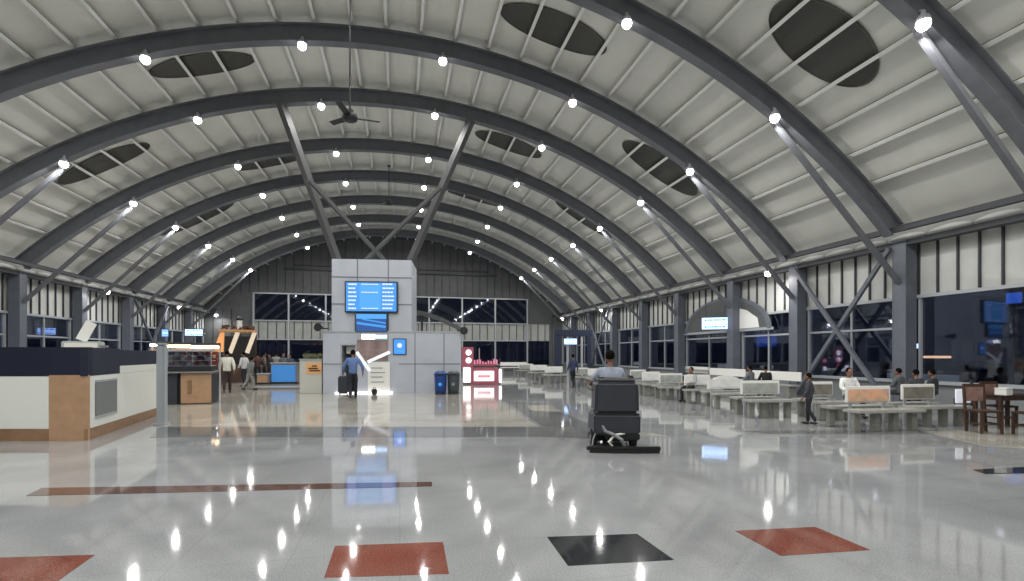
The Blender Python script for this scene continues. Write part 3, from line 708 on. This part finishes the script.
# wooden kiosk with slanted white posts
zk = 29; wk = D(237, zk); kio = thing('wooden_kiosk', 'timber framed kiosk with slanted glowing posts and dark roof space', 'kiosk', wk, .2)
kx = lambda px: (px-237)/F*zk; kz = lambda py: hz(py, zk)
B('roof_beam', mat('kiosk_wood', (.5, .27, .12), .5, noise=.2), kio, (kx(238), 0, kz(331)), (kx(255)-kx(221), .5, .14), .02); B('roof_beam', bpy.data.materials['kiosk_wood'], kio, (kx(237), 1.4, kz(331)), (kx(252)-kx(224), .2, .14), .02)
slant = mat('kiosk_post', (.72, .6, .48), .5, emit=(1, .8, .6), es=.25)
for a_, c_ in ((238, 231), (253, 246)):
    MB().bar((kx(a_), -.1, kz(332)), (kx(c_), -.1, kz(353)), .2, .22).done('slanted_post', slant, kio)
b = MB(); b.prism([(kx(223), kz(332)), (kx(226), kz(332)), (kx(225), kz(352)), (kx(216), kz(352))], -.1, .1, lambda v: Vector((v.x, v.z, v.y))); b.done('side_wing', M['orangeglow'], kio)
B('kiosk_counter', M['darkwood'], kio, (kx(235), .3, .5), (1.9, .8, 1.0), .02); B('back_panel', M['black'], kio, (kx(238), 1.3, 1.5), (1.6, .08, 2.4))
for px in (222, 253): MB().cyl((kx(px), .9, 0), (kx(px), .9, kz(331)), .05).done('corner_post', M['darkwood'], kio)
rf = thing('roof_planter', 'pale round urn with dark plants standing on the kiosk roof', 'planter', (wk.x, wk.y+.1, kz(331)+.07), .2)
MB().lathe([(.12, 0), (.16, .1), (.14, .45), (.18, .55)], (.1, 0, 0)).done('urn', M['white'], rf)
b = MB(); random.seed(5)
for k in range(40):
    x_ = random.uniform(-.8, .85); b.box((x_, random.uniform(-.15, .15), random.uniform(.04, .22)), (.12, .05, .14), rz=random.random()*3, rx=random.random())
b.done('foliage', mat('dull_leaves', (.10, .05, .03), .7), rf)
MB().lathe([(.2, .55), (.15, .72), (.05, .8)], (.1, 0, 0)).done('urn_top', M['black'], rf)

# blue fronted stall and boxes
def boxstall(name, lab, cat, px0, px1, ty, by, m, extra=None, rz=-.05):
    zc = depth(by); a = D(px0, zc); c = D(px1, zc); w = (c-a).length; h = hz(ty, zc)
    t = thing(name, lab, cat, (a+c)/2, -TH*0.4)
    B('body', M['greyp'], t, (0, .35, h/2), (w*.98, .66, h-.06), .015); B('front_panel', m, t, (0, 0, h*.5), (w*.9, .04, h*.8), .01); B('top', M['rail'], t, (0, .34, h), (w*1.04, .74, .05), .01); B('base_rail', M['black'], t, (0, 0, .05), (w*1.12, .1, .1))
    return t
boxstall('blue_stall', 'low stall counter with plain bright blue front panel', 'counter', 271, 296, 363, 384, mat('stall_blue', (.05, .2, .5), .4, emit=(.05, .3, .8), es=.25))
boxstall('wooden_crate', 'small tan wooden box left of the blue stall', 'crate', 257, 268, 374, 384.5, M['wood'])
lc = D(298, 20.9); lcw = tl(323)
t = thing('low_counter', 'long pale low counter joining the left side of tower', 'counter', (tw0.x, tw0.y, 0), TA)
xl, zl = tp(299, 359); B('body', mat('pale_counter', (.5, .5, .45), .4), t, ((xl-.06)/2, .5, zl/2-.02), (-xl-.07, .9, zl-.05), .01); B('top', M['rail'], t, ((xl-.06)/2, .5, zl-.02), (-xl-.03, .98, .05), .01)
a = tp(306, 363); c = tp(322.5, 374); B('sign_panel', mat('tan_sign', (.55, .3, .13), .5, emit=(.9, .45, .15), es=.12), t, ((a[0]+c[0])/2-.03, .04, (a[1]+c[1])/2), (c[0]-a[0]-.05, .03, a[1]-c[1]), .01)
b = MB(); 
for dx_, dz_, w_ in ((0, .1, .2), (-.05, 0, .38), (.02, -.09, .44)): b.box(((a[0]+c[0])/2+dx_, .018, (a[1]+c[1])/2+dz_), (w_, .01, .06))
b.done('sign_text', M['darkwood'], t)
pf = thing('low_platform', 'low grey stone platform in front of the blue stall', 'platform', D(279, 23.4), -.1)
B('slab', M['stonel'], pf, (.1, .0, .05), (2.6, 1.0, .1), .01); B('edge_strip', M['greyp'], pf, (.1, -.5, .05), (2.6, .03, .1))
pln = thing('potted_plants', 'row of small green plants on top of low counter', 'plants', (tw0.x, tw0.y, zl+.01), TA); pln['kind'] = 'stuff'
b = MB(); random.seed(9)
for k in range(60): b.box((random.uniform(xl*.95, -.12), random.uniform(.2, .8), random.uniform(.02, .16)), (.1, .03, .12), rz=random.random()*3, ry=random.random())
b.done('leaves', mat('plant_leaf', (.12, .13, .06), .7), pln)

# ------------------------------------------------------------------ pink kiosk
zk = depth(384.5); pk = D(483, zk); kk = thing('pink_kiosk', 'pink framed sales kiosk with white lightbox front', 'kiosk', pk, -.1)
pm = mat('kiosk_pink', (.42, .12, .17), .45); X = lambda px: (px-483)/F*zk; Zz = lambda py: hz(py, zk)
B('counter_body', pm, kk, (X(485), .5, Zz(368)/2), (X(499)-X(471), 1.0, Zz(368)), .02); B('lightbox', M['whiteglow'], kk, (X(484), -.03, (Zz(371)+Zz(381))/2), (X(494)-X(474), .05, Zz(371)-Zz(381)), .01)
b = MB(); b.box((X(484), -.07, (Zz(373.5)+Zz(379))/2), (X(491)-X(478), .02, .14)); b.done('lightbox_text', em('kiosk_text', (.8, .3, .35), .5), kk)
B('side_light', M['whiteglow'], kk, (X(500.5), .1, Zz(376)), (.16, .2, .75), .03); B('side_board', M['whiteglow'], kk, (X(467), .1, Zz(375)), (X(471)-X(463.5), .12, .8), .02)
B('poster_stand', pm, kk, (X(468), .6, Zz(358)), (X(474.5)-X(462.5), .12, Zz(347)-Zz(369)), .02)
for py, px in ((352.5, 469), (360.5, 469)): MB().cyl((X(px), .52, Zz(py)), (X(px), .545, Zz(py)), .16).done('round_picture', M['whiteglow'], kk)
B('display_shelf', pm, kk, (X(486), .5, Zz(365)), (1.1, .5, .12), .02)
b = MB(); random.seed(12)
for k in range(9): b.cyl((X(475)+k*.15, .35, Zz(364)), (X(475)+k*.15, .35, Zz(364)+random.uniform(.1, .3)), .05, .04, 8)
b.done('display_jars', M['pinkglow'], kk)
MB().cyl((X(480), .7, Zz(365)), (X(480), .7, Zz(348)), .03).done('pole', M['rail'], kk)
# far white bench wall
fb = thing('far_bench', 'long white bench below the far gable window', 'bench', D(514, 43), -.05)
B('seat', M['white'], fb, (0, 0, .5), (2.3, .5, .08), .01); B('backrest', M['white'], fb, (0, .25, .8), (2.3, .06, .3), .01)
for sx in (-1, 0, 1): B('leg', M['greyp'], fb, (sx, 0, .23), (.15, .4, .46))

# ------------------------------------------------------------------ benches on the right
pic_orange = bpy.data.materials.new('bench_picture'); pic_orange.use_nodes = True
nt = pic_orange.node_tree; bb = nt.nodes['Principled BSDF']; tc = nt.nodes.new('ShaderNodeTexCoord'); nn = nt.nodes.new('ShaderNodeTexNoise'); nn.inputs['Scale'].default_value = 2.6; rp = nt.nodes.new('ShaderNodeValToRGB')
rp.color_ramp.elements[0].position = .35; rp.color_ramp.elements[0].color = (.50, .34, .34, 1); rp.color_ramp.elements[1].position = .65; rp.color_ramp.elements[1].color = (.50, .38, .26, 1); k_ = rp.color_ramp.elements.new(.5); k_.color = (.80, .45, .28, 1)
nt.links.new(tc.outputs['Object'], nn.inputs['Vector']); nt.links.new(nn.outputs['Fac'], rp.inputs['Fac']); nt.links.new(rp.outputs['Color'], bb.inputs['Base Color'])
pics = {'orange': pic_orange, 'grey': mat('bench_pic_grey', (.36, .38, .36), .5, noise=.2, nscale=6), 'brown': mat('bench_pic_brown', (.2, .19, .16), .5, noise=.25, nscale=5), 'white': mat('bench_pic_white', (.72, .73, .72), .5, noise=.08, nscale=5)}
def bench(px, by, w, pic, lab, rz=-.1, arch=False, posts=4, ph=.36, pw=None):
    p = G(px, by); t = thing('stone_bench', lab, 'bench', p, rz, 'granite benches with printed backrests')
    B('seat', M['stonel'], t, (0, .2, .43), (w, .42, .06), .008); B('rear_seat', M['stonel'], t, (.1, 1.0, .43), (w, .42, .06), .008)
    for k in range(posts):
        x = -w/2+.12+(w-.24)*k/(posts-1); B('leg', M['stone'], t, (x, .2, .2), (.15, .12, .4), .01)
    for k in (0, 1): B('rear_leg', M['stone'], t, (.1+(k-.5)*(w-.3), 1.0, .2), (.14, .12, .4), .01)
    pw = pw or w*.74; z0 = .56
    if arch:
        poly = [(-pw/2, 0), (pw/2, 0), (pw/2, ph*.6)]+[(pw/2*cos(pi*i/12)*.75, ph*.65+ph*.45*sin(pi*i/12)) for i in range(13)]+[(-pw/2, ph*.6)]
        bk = MB().prism(poly, -.025, .025, lambda v: Vector((v.x, .6+v.z, z0+v.y))).done('backrest', M['white'], t)
    else: bk = B('backrest', M['white'], t, (0, .6, z0+ph/2), (pw, .05, ph), .015)
    B('picture', pics[pic], bk, (0, .57, z0+ph*.45), (pw*.9, .012, ph*.72), .003)
    for k in (-1, 1): B('backrest_post', M['rail'], t, (k*pw*.38, .62, .29), (.05, .05, .58))
    return t
bench(893, 432.5, 1.62, 'orange', 'stone bench whose white-framed backrest shows an orange picture', -.05, pw=1.12)
bench(841, 421, 1.0, 'brown', 'stone bench with brownish backrest just right of the standing child', -.05, pw=.62)
bench(774, 418.5, 1.22, 'grey', 'stone bench with pale grey backrest just left of the standing child', -.12, pw=1.08)
bench(737, 409, 1.25, 'white', 'bench with white backrest rising to a rounded peak', -.1, True, 3, pw=1.2)
bench(706, 403.5, 1.25, 'white', 'bench with bright white rectangular backrest left of the peaked one', -.1)
bench(678, 400, 1.2, 'grey', 'bench with grey backrest behind the person in dark trousers', -.1)
bench(657, 396, 1.0, 'white', 'small bench with white backrest nearest the scrubber on its right', -.1)
bench(643, 391, 1.0, 'grey', 'small distant bench partly behind the floor scrubber', -.1, posts=3)
bench(944, 427.5, 1.5, 'brown', 'stone bench behind and right of the orange picture bench', -.05, pw=.9)
bench(601, 388, 1.3, 'white', 'far white bench just left of the scrubber driver', -.1, posts=3)
bench(583, 386, 1.2, 'grey', 'far bench right of the distant walker', -.1, posts=3)
bench(556, 383, 1.4, 'white', 'far bench left of the distant walker', -.1, posts=3)
bench(540, 379.5, 1.5, 'white', 'very distant white bench second nearest the gable wall', -.1, posts=3)
bench(527, 376.5, 1.5, 'grey', 'very distant bench nearest the gable wall', -.1, posts=3)
def wbench(px, by, w, lab):   # long slatted white wall benches behind the rows
    p = G(px, by); t = thing('wall_bench', lab, 'bench', p, pi/2+.0, 'pale benches along the right wall')
    B('seat', M['stonel'], t, (0, 0, .45), (w, .4, .06), .01); B('backrest', M['white'], t, (0, -.25, .78), (w, .05, .34), .01)
    for k in (-1, 0, 1): B('leg', M['stone'], t, (k*(w/2-.2), 0, .21), (.16, .34, .42), .01)
wbench(915, 402, 2.4, 'pale wall bench behind the people near the big right column')
wbench(770, 395.5, 2.6, 'pale wall bench behind the grey stone bench')
wbench(722, 389, 2.6, 'pale wall bench behind the peaked bench')
wbench(690, 384, 2.6, 'pale wall bench beyond the white rectangular bench')

# white board + chairs at right edge
bp_ = G(963, 424); zc = depth(424)
wbd = thing('notice_stand', 'small white notice board standing on a low frame beside chairs', 'notice board', bp_, -.1)
B('board', em('bright_notice', (.8, .85, 1), .25, (.8, .8, .85)), wbd, (0, 0, hz(396, zc)), (.40, .03, hz(389, zc)-hz(403, zc)), .01); B('board_print', M['greyp'], wbd, (.06, -.02, hz(396, zc)), (.12, .01, .16)); B('side_frame', M['darksteel'], wbd, (.22, 0, .5), (.04, .05, 1.0))
for sx in (-.16, .18): B('leg', M['darksteel'], wbd, (sx, .05, .3), (.03, .03, .6))
def chair(px, by, rz, lab, m, slat):
    t = thing('wooden_chair', lab, 'chair', G(px, by), rz, 'wooden chairs at the right edge')
    B('seat', m, t, (0, 0, .45), (.44, .42, .04), .01)
    for sx in (-1, 1):
        B('leg', m, t, (sx*.19, -.18, .215), (.04, .04, .43)); MB().bar((sx*.19, .19, 0), (sx*.19, .26, .98), .04, .045).done('rear_leg', m, t)
        B('side_rail', m, t, (sx*.19, 0, .2), (.025, .36, .03))
    bk = B('backrest', slat, t, (0, .245, .78), (.36, .025, .3), .01); B('top_rail', m, t, (0, .255, .96), (.42, .03, .06), .01)
    B('front_rail', m, t, (0, -.18, .2), (.36, .025, .03))
    return t
pinkb = mat('chair_back_pink', (.25, .15, .13), .5, noise=.25, nscale=8)
chair(984, 433, -.3, 'dark framed chair with pinkish backrest, leftmost of the wooden chairs', M['darkwood'], pinkb)
chair(1000, 426, -.15, 'dark framed pink-backed chair behind the leftmost wooden chair', M['darkwood'], pinkb)
chair(1032, 436, 2.9, 'plain brown wooden chair cut by the right picture edge', M['darkwood'], M['darkwood'])
tb = thing('wooden_table', 'dark brown wooden table among chairs at the right edge', 'table', G(1012, 430), -.1)
B('tabletop', M['darkwood'], tb, (.25, .35, .73), (.95, .65, .04), .01); B('apron', M['darkwood'], tb, (.25, .35, .66), (.82, .52, .09))
for sx in (-.16, .66):
    for sy in (.09, .61): B('leg', M['darkwood'], tb, (sx, sy, .36), (.06, .06, .72))
bx = thing('paper_box', 'small white takeaway box on the dark wooden table', 'box', (G(1018, 433).x, G(1018, 433).y+.25, .75), .2)
B('box_body', M['white'], bx, (0, 0, .07), (.26, .2, .13), .01); B('lid', M['white'], bx, (0, 0, .145), (.27, .21, .02), .005)

# ------------------------------------------------------------------ people
def skin_obj(name, chains, m, parent, sub=1):
    """chains: list of (points, radii); points equal to an existing vertex are welded to it."""
    me = bpy.data.meshes.new(name+'_s'); vs = []; rs = []; es = []
    def idx(p, r):
        for i, q in enumerate(vs):
            if (q-p).length < 1e-4: return i
        vs.append(p); rs.append(r); return len(vs)-1
    for pts, rad in chains:
        ids = [idx(Vector(p), r) for p, r in zip(pts, rad)]
        es += list(zip(ids, ids[1:]))
    me.from_pydata([tuple(v) for v in vs], es, [])
    o = bpy.data.objects.new(name+'_s', me); C.objects.link(o)
    sk = o.modifiers.new('k', 'SKIN'); sk.use_smooth_shade = True
    for i, d in enumerate(me.skin_vertices[0].data):
        r = rs[i]; d.radius = r if isinstance(r, tuple) else (r, r)
    me.skin_vertices[0].data[0].use_root = True
    if sub: o.modifiers.new('s', 'SUBSURF').levels = sub
    dg = bpy.context.evaluated_depsgraph_get(); dg.update()
    nm = bpy.data.meshes.new_from_object(o.evaluated_get(dg)); nm.name = name
    bpy.data.objects.remove(o); nm.materials.clear(); nm.materials.append(m)
    for p in nm.polygons: p.material_index = 0
    r = bpy.data.objects.new(name, nm); C.objects.link(r); r.parent = parent
    return r
def join_into(o, mb):
    b = bmesh.new(); b.from_mesh(o.data)
    tmp = bpy.data.meshes.new('t'); mb.bm.to_mesh(tmp); mb.bm.free(); b.from_mesh(tmp); b.to_mesh(o.data); b.free(); bpy.data.meshes.remove(tmp)
def pose_stand(stride=0, arm=.1, lean=0):
    J = dict(pel=(0, 0, .93), waist=(0, lean*.3, 1.08), chest=(0, lean*.8, 1.30), neck=(0, lean, 1.47), head=(0, lean+.03, 1.60))
    for s, n in ((-1, 'l'), (1, 'r')):
        f = stride*s
        J['hip'+n] = (s*.09, 0, .90); J['kne'+n] = (s*.10, f*.45+.03, .50+abs(f)*.02); J['ank'+n] = (s*.10, f-.02-(.12 if f < 0 else 0), .08+(.06 if f < 0 else 0)); J['toe'+n] = (s*.11, f+.13-(.10 if f < 0 else 0), .035)
        J['sho'+n] = (s*.18, lean*.9, 1.40); J['elb'+n] = (s*(.22+arm*.3), lean-f*.4-.03, 1.13); J['wri'+n] = (s*(.23+arm*.3), lean-f*.8+.06, .90)
    return J
def pose_sit(seat=.46, reach=.25):
    J = dict(pel=(0, 0, seat+.1), waist=(0, 0, seat+.24), chest=(0, .02, seat+.46), neck=(0, .03, seat+.63), head=(0, .06, seat+.76))
    for s, n in ((-1, 'l'), (1, 'r')):
        J['hip'+n] = (s*.1, .05, seat+.08); J['kne'+n] = (s*.13, .46, seat+.07); J['ank'+n] = (s*.12, .45, .08 if seat < .6 else seat-.38); J['toe'+n] = (s*.12, .62, J['ank'+n][2]-.04)
        J['sho'+n] = (s*.18, .02, seat+.56); J['elb'+n] = (s*.25, .1, seat+.3); J['wri'+n] = (s*.16, .1+reach, seat+.26)
    return J
CM = {}
def cm(c):
    if c not in CM: CM[c] = mat('cloth_%d' % len(CM), c, .8, noise=.12, nscale=12)
    return CM[c]
def person(lab, loc, rz, J, shirt, trouser, group=None, scale=1.0, skirt=False, sleeves=.55):
    root = thing('person', lab, 'person', loc, rz, group); root.scale = (scale,)*3
    V = {k: Vector(v) for k, v in J.items()}
    ch = [([V['pel'], V['waist'], V['chest'], V['neck'], V['head']-Vector((0, .01, .03))], [(.10, .07), (.09, .06), (.10, .06), .052, .052])]
    for n in 'lr':
        ch.append(([V['chest'], V['sho'+n], V['elb'+n], V['wri'+n]], [(.10, .06), .045, .036, .03]))
        d = (V['wri'+n]-V['elb'+n]).normalized(); palm = V['wri'+n]+d*.07
        ch.append(([V['wri'+n], palm], [.03, (.034, .02)]))
        side = Vector((0, 1, 0)) if abs(d.y) < .7 else Vector((1, 0, 0))
        for k in range(4):
            o_ = side*(.028-.019*k); L_ = (.065, .075, .07, .055)[k]
            ch.append(([palm, palm+o_+d*.02, palm+o_+d*(.02+L_*.5), palm+o_*.9+d*(.02+L_)*.95+Vector((0, .012, 0))], [(.034, .02), .0095, .009, .0075]))
        ch.append(([V['wri'+n], V['wri'+n]+side*.032+d*.035, V['wri'+n]+side*.045+d*.07], [.03, .011, .009]))
        ch.append(([V['pel'], V['hip'+n], V['kne'+n], V['ank'+n], V['toe'+n]], [(.10, .07), .065, .045, .036, .03]))
    body = skin_obj('body', ch, M['skin'], root)
    h = V['head']; hb = MB(); hb.ell(h+Vector((0, 0, .02)), (.078, .098, .118)); hb.ell(h+Vector((0, .055, -.045)), (.05, .05, .05), 10, 8)
    hb.cyl(h+Vector((0, .09, .02)), h+Vector((0, .118, -.015)), .008, .016, 8)
    for s in (-1, 1): hb.ell(h+Vector((s*.08, -.005, .0)), (.012, .022, .032), 8, 6)
    hb.mi = 0; hb.box(h+Vector((0, .098, -.052)), (.045, .012, .01))
    join_into(body, hb)
    ey = MB()
    for s in (-1, 1): ey.ell(h+Vector((s*.032, .088, .022)), (.013, .009, .008), 8, 6)
    ey.done('eyes', M['black'], root)
    hr = MB(); hr.ell(h+Vector((0, -.018, .045)), (.088, .098, .108)); 
    for v in hr.bm.verts:
        if v.co.y > h.y+.045 and v.co.z < h.z+.10: v.co.y = h.y+.045
        if v.co.z < h.z-.03: v.co.z = h.z-.03+(v.co.z-h.z+.03)*.3
    hr.done('hair', M['hair'], root)
    ch = [([V['pel']+Vector((0, 0, -.07)), V['pel']+Vector((0, 0, .02)), V['waist'], V['chest'], V['neck']-Vector((0, 0, .035))], [(.165, .128), (.165, .128), (.155, .12), (.172, .125), (.085, .08)])]
    for n in 'lr':
        e = V['sho'+n].lerp(V['elb'+n], 1.0) if sleeves > .9 else V['sho'+n].lerp(V['elb'+n], sleeves)
        c2 = [V['chest'], V['sho'+n], e]; r2 = [(.168, .12), .078, .064]
        if sleeves > .9: c2.append(V['elb'+n].lerp(V['wri'+n], .9)); r2.append(.042)
        ch.append((c2, r2))
    skin_obj('shirt', ch, cm(shirt), root)
    ch = [([V['pel']+Vector((0, 0, .05)), V['pel']], [(.138, .108), (.145, .112)])]
    for n in 'lr': ch.append(([V['pel'], V['hip'+n], V['kne'+n], V['ank'+n]+(V['kne'+n]-V['ank'+n]).normalized()*-.01], [(.145, .112), .10, .072, .058]))
    skin_obj('trousers', ch, cm(trouser), root)
    for n in 'lr':
        a = V['ank'+n]; t_ = V['toe'+n]; b = MB(); mid = a.lerp(t_, .45); b.ell((mid.x, mid.y, (a.z+t_.z)/2-.01), (.048, .14, .045)); b.done('shoe', M['black'], root)
    return root
R_ = -TH
# man by the tower, seen from behind, near the doorway
person('man in blue shirt and black trousers standing before tower doorway', G(353, 398.5), .15, pose_stand(.12, .35), (.10, .17, .36), (.008, .01, .016), scale=1.02, sleeves=1)
p = G(345, 396.5); bag = thing('trolley_case', 'dark wheeled case standing left of the man in blue', 'luggage', (p.x-.12, p.y+.5, 0), .1)
B('case_shell', M['tank'], bag, (0, 0, .42), (.38, .26, .68), .04); B('pull_handle', M['rail'], bag, (0, .1, .82), (.22, .02, .14)); 
for s in (-1, 1): MB().cyl((s*.14, -.08, .035), (s*.14+.03, -.08, .035), .035).done('wheel', M['rubber'], bag)
p = G(373, 395.0); sb_ = thing('small_bag', 'small black bag on the floor against the white notice board', 'bag', (p.x+.05, p.y+.05, 0), 0); B('bag_body', M['black'], sb_, (0, 0, .12), (.22, .16, .24), .04); MB().tube([(-.06, 0, .22), (-.03, 0, .3), (.03, 0, .3), (.06, 0, .22)], .01).done('strap', M['black'], sb_)
# walkers on the left
person('person in white shirt and dark trousers walking away beside the food counter', G(227, 393), .3, pose_stand(.22, .1, .02), (.62, .62, .56), (.03, .018, .018), scale=1.02, sleeves=1)
person('person in pale top and black trousers standing left of the seated crowd', D(244, 25.2), 1.2, pose_stand(.10, .1), (.5, .5, .52), (.01, .011, .015), sleeves=1)
person('person in grey clothes bending beside the tan wooden box', D(249.5, 22.6), -.8, pose_stand(.2, .1, .12), (.16, .18, .18), (.25, .26, .25), scale=.86, sleeves=1)
cr = [(258, 29.6, (.07, .03, .03), 'dark maroon top'), (264, 30.6, (.20, .16, .13), 'brown top'), (270, 29.6, (.02, .022, .03), 'black top'), (276, 30.7, (.25, .25, .24), 'pale grey top'), (283, 29.7, (.10, .11, .13), 'slate grey top'), (290, 30.6, (.06, .07, .10), 'dark blue-grey top')]
for k, (px, zc, c, w) in enumerate(cr):
    person('person in %s standing in the group behind the blue stall' % w, D(px, zc), [.4, -1, 2.5, .2, -2.4, 3][k], pose_stand(.04, .1), c, (.015, .015, .02), 'people behind the blue stall', scale=[.98, 1.0, .94, 1, .97, .93][k], sleeves=1)
# far walker right
person('distant walker in dark blue with a bag on the right side', G(573, 387.5), .3, pose_stand(.12, .1), (.035, .05, .10), (.008, .01, .015), scale=.93, sleeves=1)
# person in front of benches
person('person in dark trousers and pale top perched on the grey bench', G(692, 401.5), 1.9, pose_sit(.50), (.35, .36, .38), (.015, .017, .022), scale=.84, sleeves=1)
person('child in dark patterned jacket and black trousers standing between two benches', G(809, 424.5), .6, pose_stand(.08, .1), (.045, .045, .06), (.012, .013, .016), scale=.68, sleeves=1)
def sitter(px, by, rz, lab, c, t, seat=.46, sc_=.84):
    person(lab, G(px, by), rz, pose_sit(seat/sc_), c, t, 'people seated on the right benches', sleeves=1, scale=sc_)
sitter(848, 416.5, 2.9, 'person in bright white shirt sitting left of the orange picture bench', (.78, .78, .76), (.03, .03, .035), .45, .9)
sitter(900, 411, .2, 'dark haired person in grey sitting behind the orange picture', (.10, .11, .12), (.03, .03, .035), .46)
sitter(917, 413.5, -.2, 'dark haired person in dark top beside white shoulder bag', (.05, .055, .06), (.03, .03, .035), .44)
sitter(934, 411, .3, 'person in charcoal top sitting right of the dark haired pair', (.035, .037, .042), (.02, .02, .025), .42)
sitter(751, 399, .4, 'person in grey sitting behind the peaked white bench, left', (.14, .15, .17), (.03, .03, .035), .46)
sitter(766, 398.5, -.3, 'person in black sitting behind the grey bench, right of another', (.015, .016, .02), (.02, .02, .025), .44)
sb2 = thing('shoulder_bag', 'white shoulder bag lying on the backrest beside the seated pair', 'bag', tuple(G(924, 413))[:2]+(.93,), -.4)

bpy.data.objects.remove(sb2)

# ------------------------------------------------------------------ ride-on floor scrubber and driver
sp = G(618, 452.5); sc = thing('floor_scrubber', 'charcoal ride-on floor scrubber seen from behind on the open floor', 'cleaning machine', sp, -.27)
zs = depth(452.5)
def taper(w0, w1, y0, y1, y2, y3, z0, z1, bev, name, m):
    b = MB(); vs = [(-w0/2, y0, z0), (w0/2, y0, z0), (w0/2, y1, z0), (-w0/2, y1, z0), (-w1/2, y2, z1), (w1/2, y2, z1), (w1/2, y3, z1), (-w1/2, y3, z1)]
    v = [b.bm.verts.new(q) for q in vs]
    for f in ((3, 2, 1, 0), (4, 5, 6, 7), (0, 1, 5, 4), (1, 2, 6, 5), (2, 3, 7, 6), (3, 0, 4, 7)): b.bm.faces.new([v[i] for i in f])
    bmesh.ops.bevel(b.bm, geom=b.bm.edges[:], offset=bev, segments=3, affect='EDGES')
    return b.done(name, m, sc)
taper(.76, .77, .05, 1.15, .05, .9, .27, .62, .04, 'lower_body', M['tank'])
taper(.74, .70, .07, .72, .09, .62, .62, 1.15, .05, 'recovery_tank', M['tank'])
taper(.66, .60, .12, .66, .16, .60, 1.15, 1.21, .025, 'tank_lid', M['black'])
B('lid_handle', M['black'], sc, (.27, .38, 1.22), (.08, .2, .05), .015); B('tank_seam', M['black'], sc, (0, .10, .61), (.74, .03, .03), .005)
taper(.66, .58, 1.1, 1.75, 1.15, 1.6, .15, .42, .04, 'front_deck', M['tank'])
taper(.46, .36, 1.5, 1.75, 1.5, 1.66, .42, .95, .03, 'steering_column', M['tank'])
B('seat_cushion', M['black'], sc, (0, .9, .66), (.46, .42, .10), .03); B('seat_back', M['black'], sc, (0, .70, .86), (.44, .08, .36), .03)
b = MB(); b.tube([(.18*cos(2*pi*k/20), 1.42+.18*sin(2*pi*k/20)*.8, 1.02+.10*sin(2*pi*k/20)) for k in range(21)], .014); b.bar((-.17, 1.42, 1.02), (.17, 1.42, 1.02), .03, .02); b.cyl((0, 1.42, 1.02), (0, 1.58, .88), .025); b.done('steering_wheel', M['black'], sc)
for s in (-1, 1):
    w = MB().cyl((s*.34-.05, .55, .14), (s*.34+.05, .55, .14), .14, n=24).done('wheel', M['rubber'], sc); MB().cyl((s*.34-.055, .55, .14), (s*.34+.055, .55, .14), .07).done('hub', M['greyp'], w)
w = MB().cyl((-.05, 1.5, .13), (.05, 1.5, .13), .13, n=24).done('wheel', M['rubber'], sc)
b = MB(); n = 16; arcp = [(-.46+1.12*i/n, -.06+.12*(1-math.sqrt(max(0, 1-((-.55+1.1*i/n)/.75)**2)))*1.0, .035) for i in range(n+1)]
b = MB()
for a_, c_ in zip(arcp, arcp[1:]): b.bar(a_, c_, .05, .07)
b.done('squeegee', M['rubber'], sc)
b = MB()
for a_, c_ in zip(arcp, arcp[1:]): b.bar((a_[0], a_[1], .095), (c_[0], c_[1], .095), .07, .035)
b.done('squeegee_bracket', M['black'], sc)
for s in (-.82, 1.13): MB().cyl((s*.57, .0, .10), (s*.57, .0, .04), .045).done('squeegee_roller', M['black'], sc)
MB().tube([(.1, -.03, .11), (.05, -.08, .22), (-.08, -.04, .3), (-.2, .04, .34), (-.28, .1, .5)], .028).done('suction_hose', M['greyp'], sc)
MB().tube([(-.1, -.03, .11), (-.16, -.06, .18), (-.05, .02, .28), (.12, .08, .3)], .02).done('suction_hose', M['white'], sc)
B('bottom_frame', M['black'], sc, (.1, .5, .24), (.56, .8, .12), .02); B('brush_deck', M['black'], sc, (0, .98, .13), (.74, .42, .16), .03)
MB().tube([(-.34, .12, .32), (-.4, .05, .2), (-.42, 0, .08)], .014).done('drain_pipe', M['greyp'], sc)
MB().tube([(-.38, .3, 1.0), (-.43, .45, 1.02), (-.41, .7, 1.0)], .014).done('side_handle', M['black'], sc)
B('beacon_base', M['black'], sc, (-.24, .25, 1.21), (.1, .1, .03), .01)
ang = sc.rotation_euler[2]; off = Vector((-.0*cos(ang)-.86*sin(ang), -.0*sin(ang)+.86*cos(ang), 0))
Jd = dict(pel=(0, 0, .80), waist=(0, -.02, .95), chest=(0, .0, 1.19), neck=(0, .02, 1.39), head=(0, .05, 1.54))
for s, n in ((-1, 'l'), (1, 'r')):
    Jd['hip'+n] = (s*.1, .05, .78); Jd['kne'+n] = (s*.16, .46, .80); Jd['ank'+n] = (s*.15, .58, .50); Jd['toe'+n] = (s*.15, .74, .47)
    Jd['sho'+n] = (s*.19, .0, 1.30); Jd['elb'+n] = (s*(.36 if s < 0 else .27), .16, 1.06); Jd['wri'+n] = (s*.19, .48, 1.04)
person('driver in pale blue-grey shirt seated on the floor scrubber', sp+off, ang, Jd, (.30, .34, .42), (.02, .025, .04), sleeves=.8)

# ------------------------------------------------------------------ world and view
w = bpy.data.worlds.new('night'); bpy.context.scene.world = w; w.use_nodes = True
w.node_tree.nodes['Background'].inputs[0].default_value = (.012, .014, .024, 1); w.node_tree.nodes['Background'].inputs[1].default_value = .5
s = bpy.context.scene; s.view_settings.view_transform = 'Standard'; s.view_settings.look = 'None'; s.view_settings.gamma = 1; s.view_settings.exposure = 0.22
s.view_settings.use_curve_mapping = False
s.cycles.max_bounces = 8; s.cycles.diffuse_bounces = 5
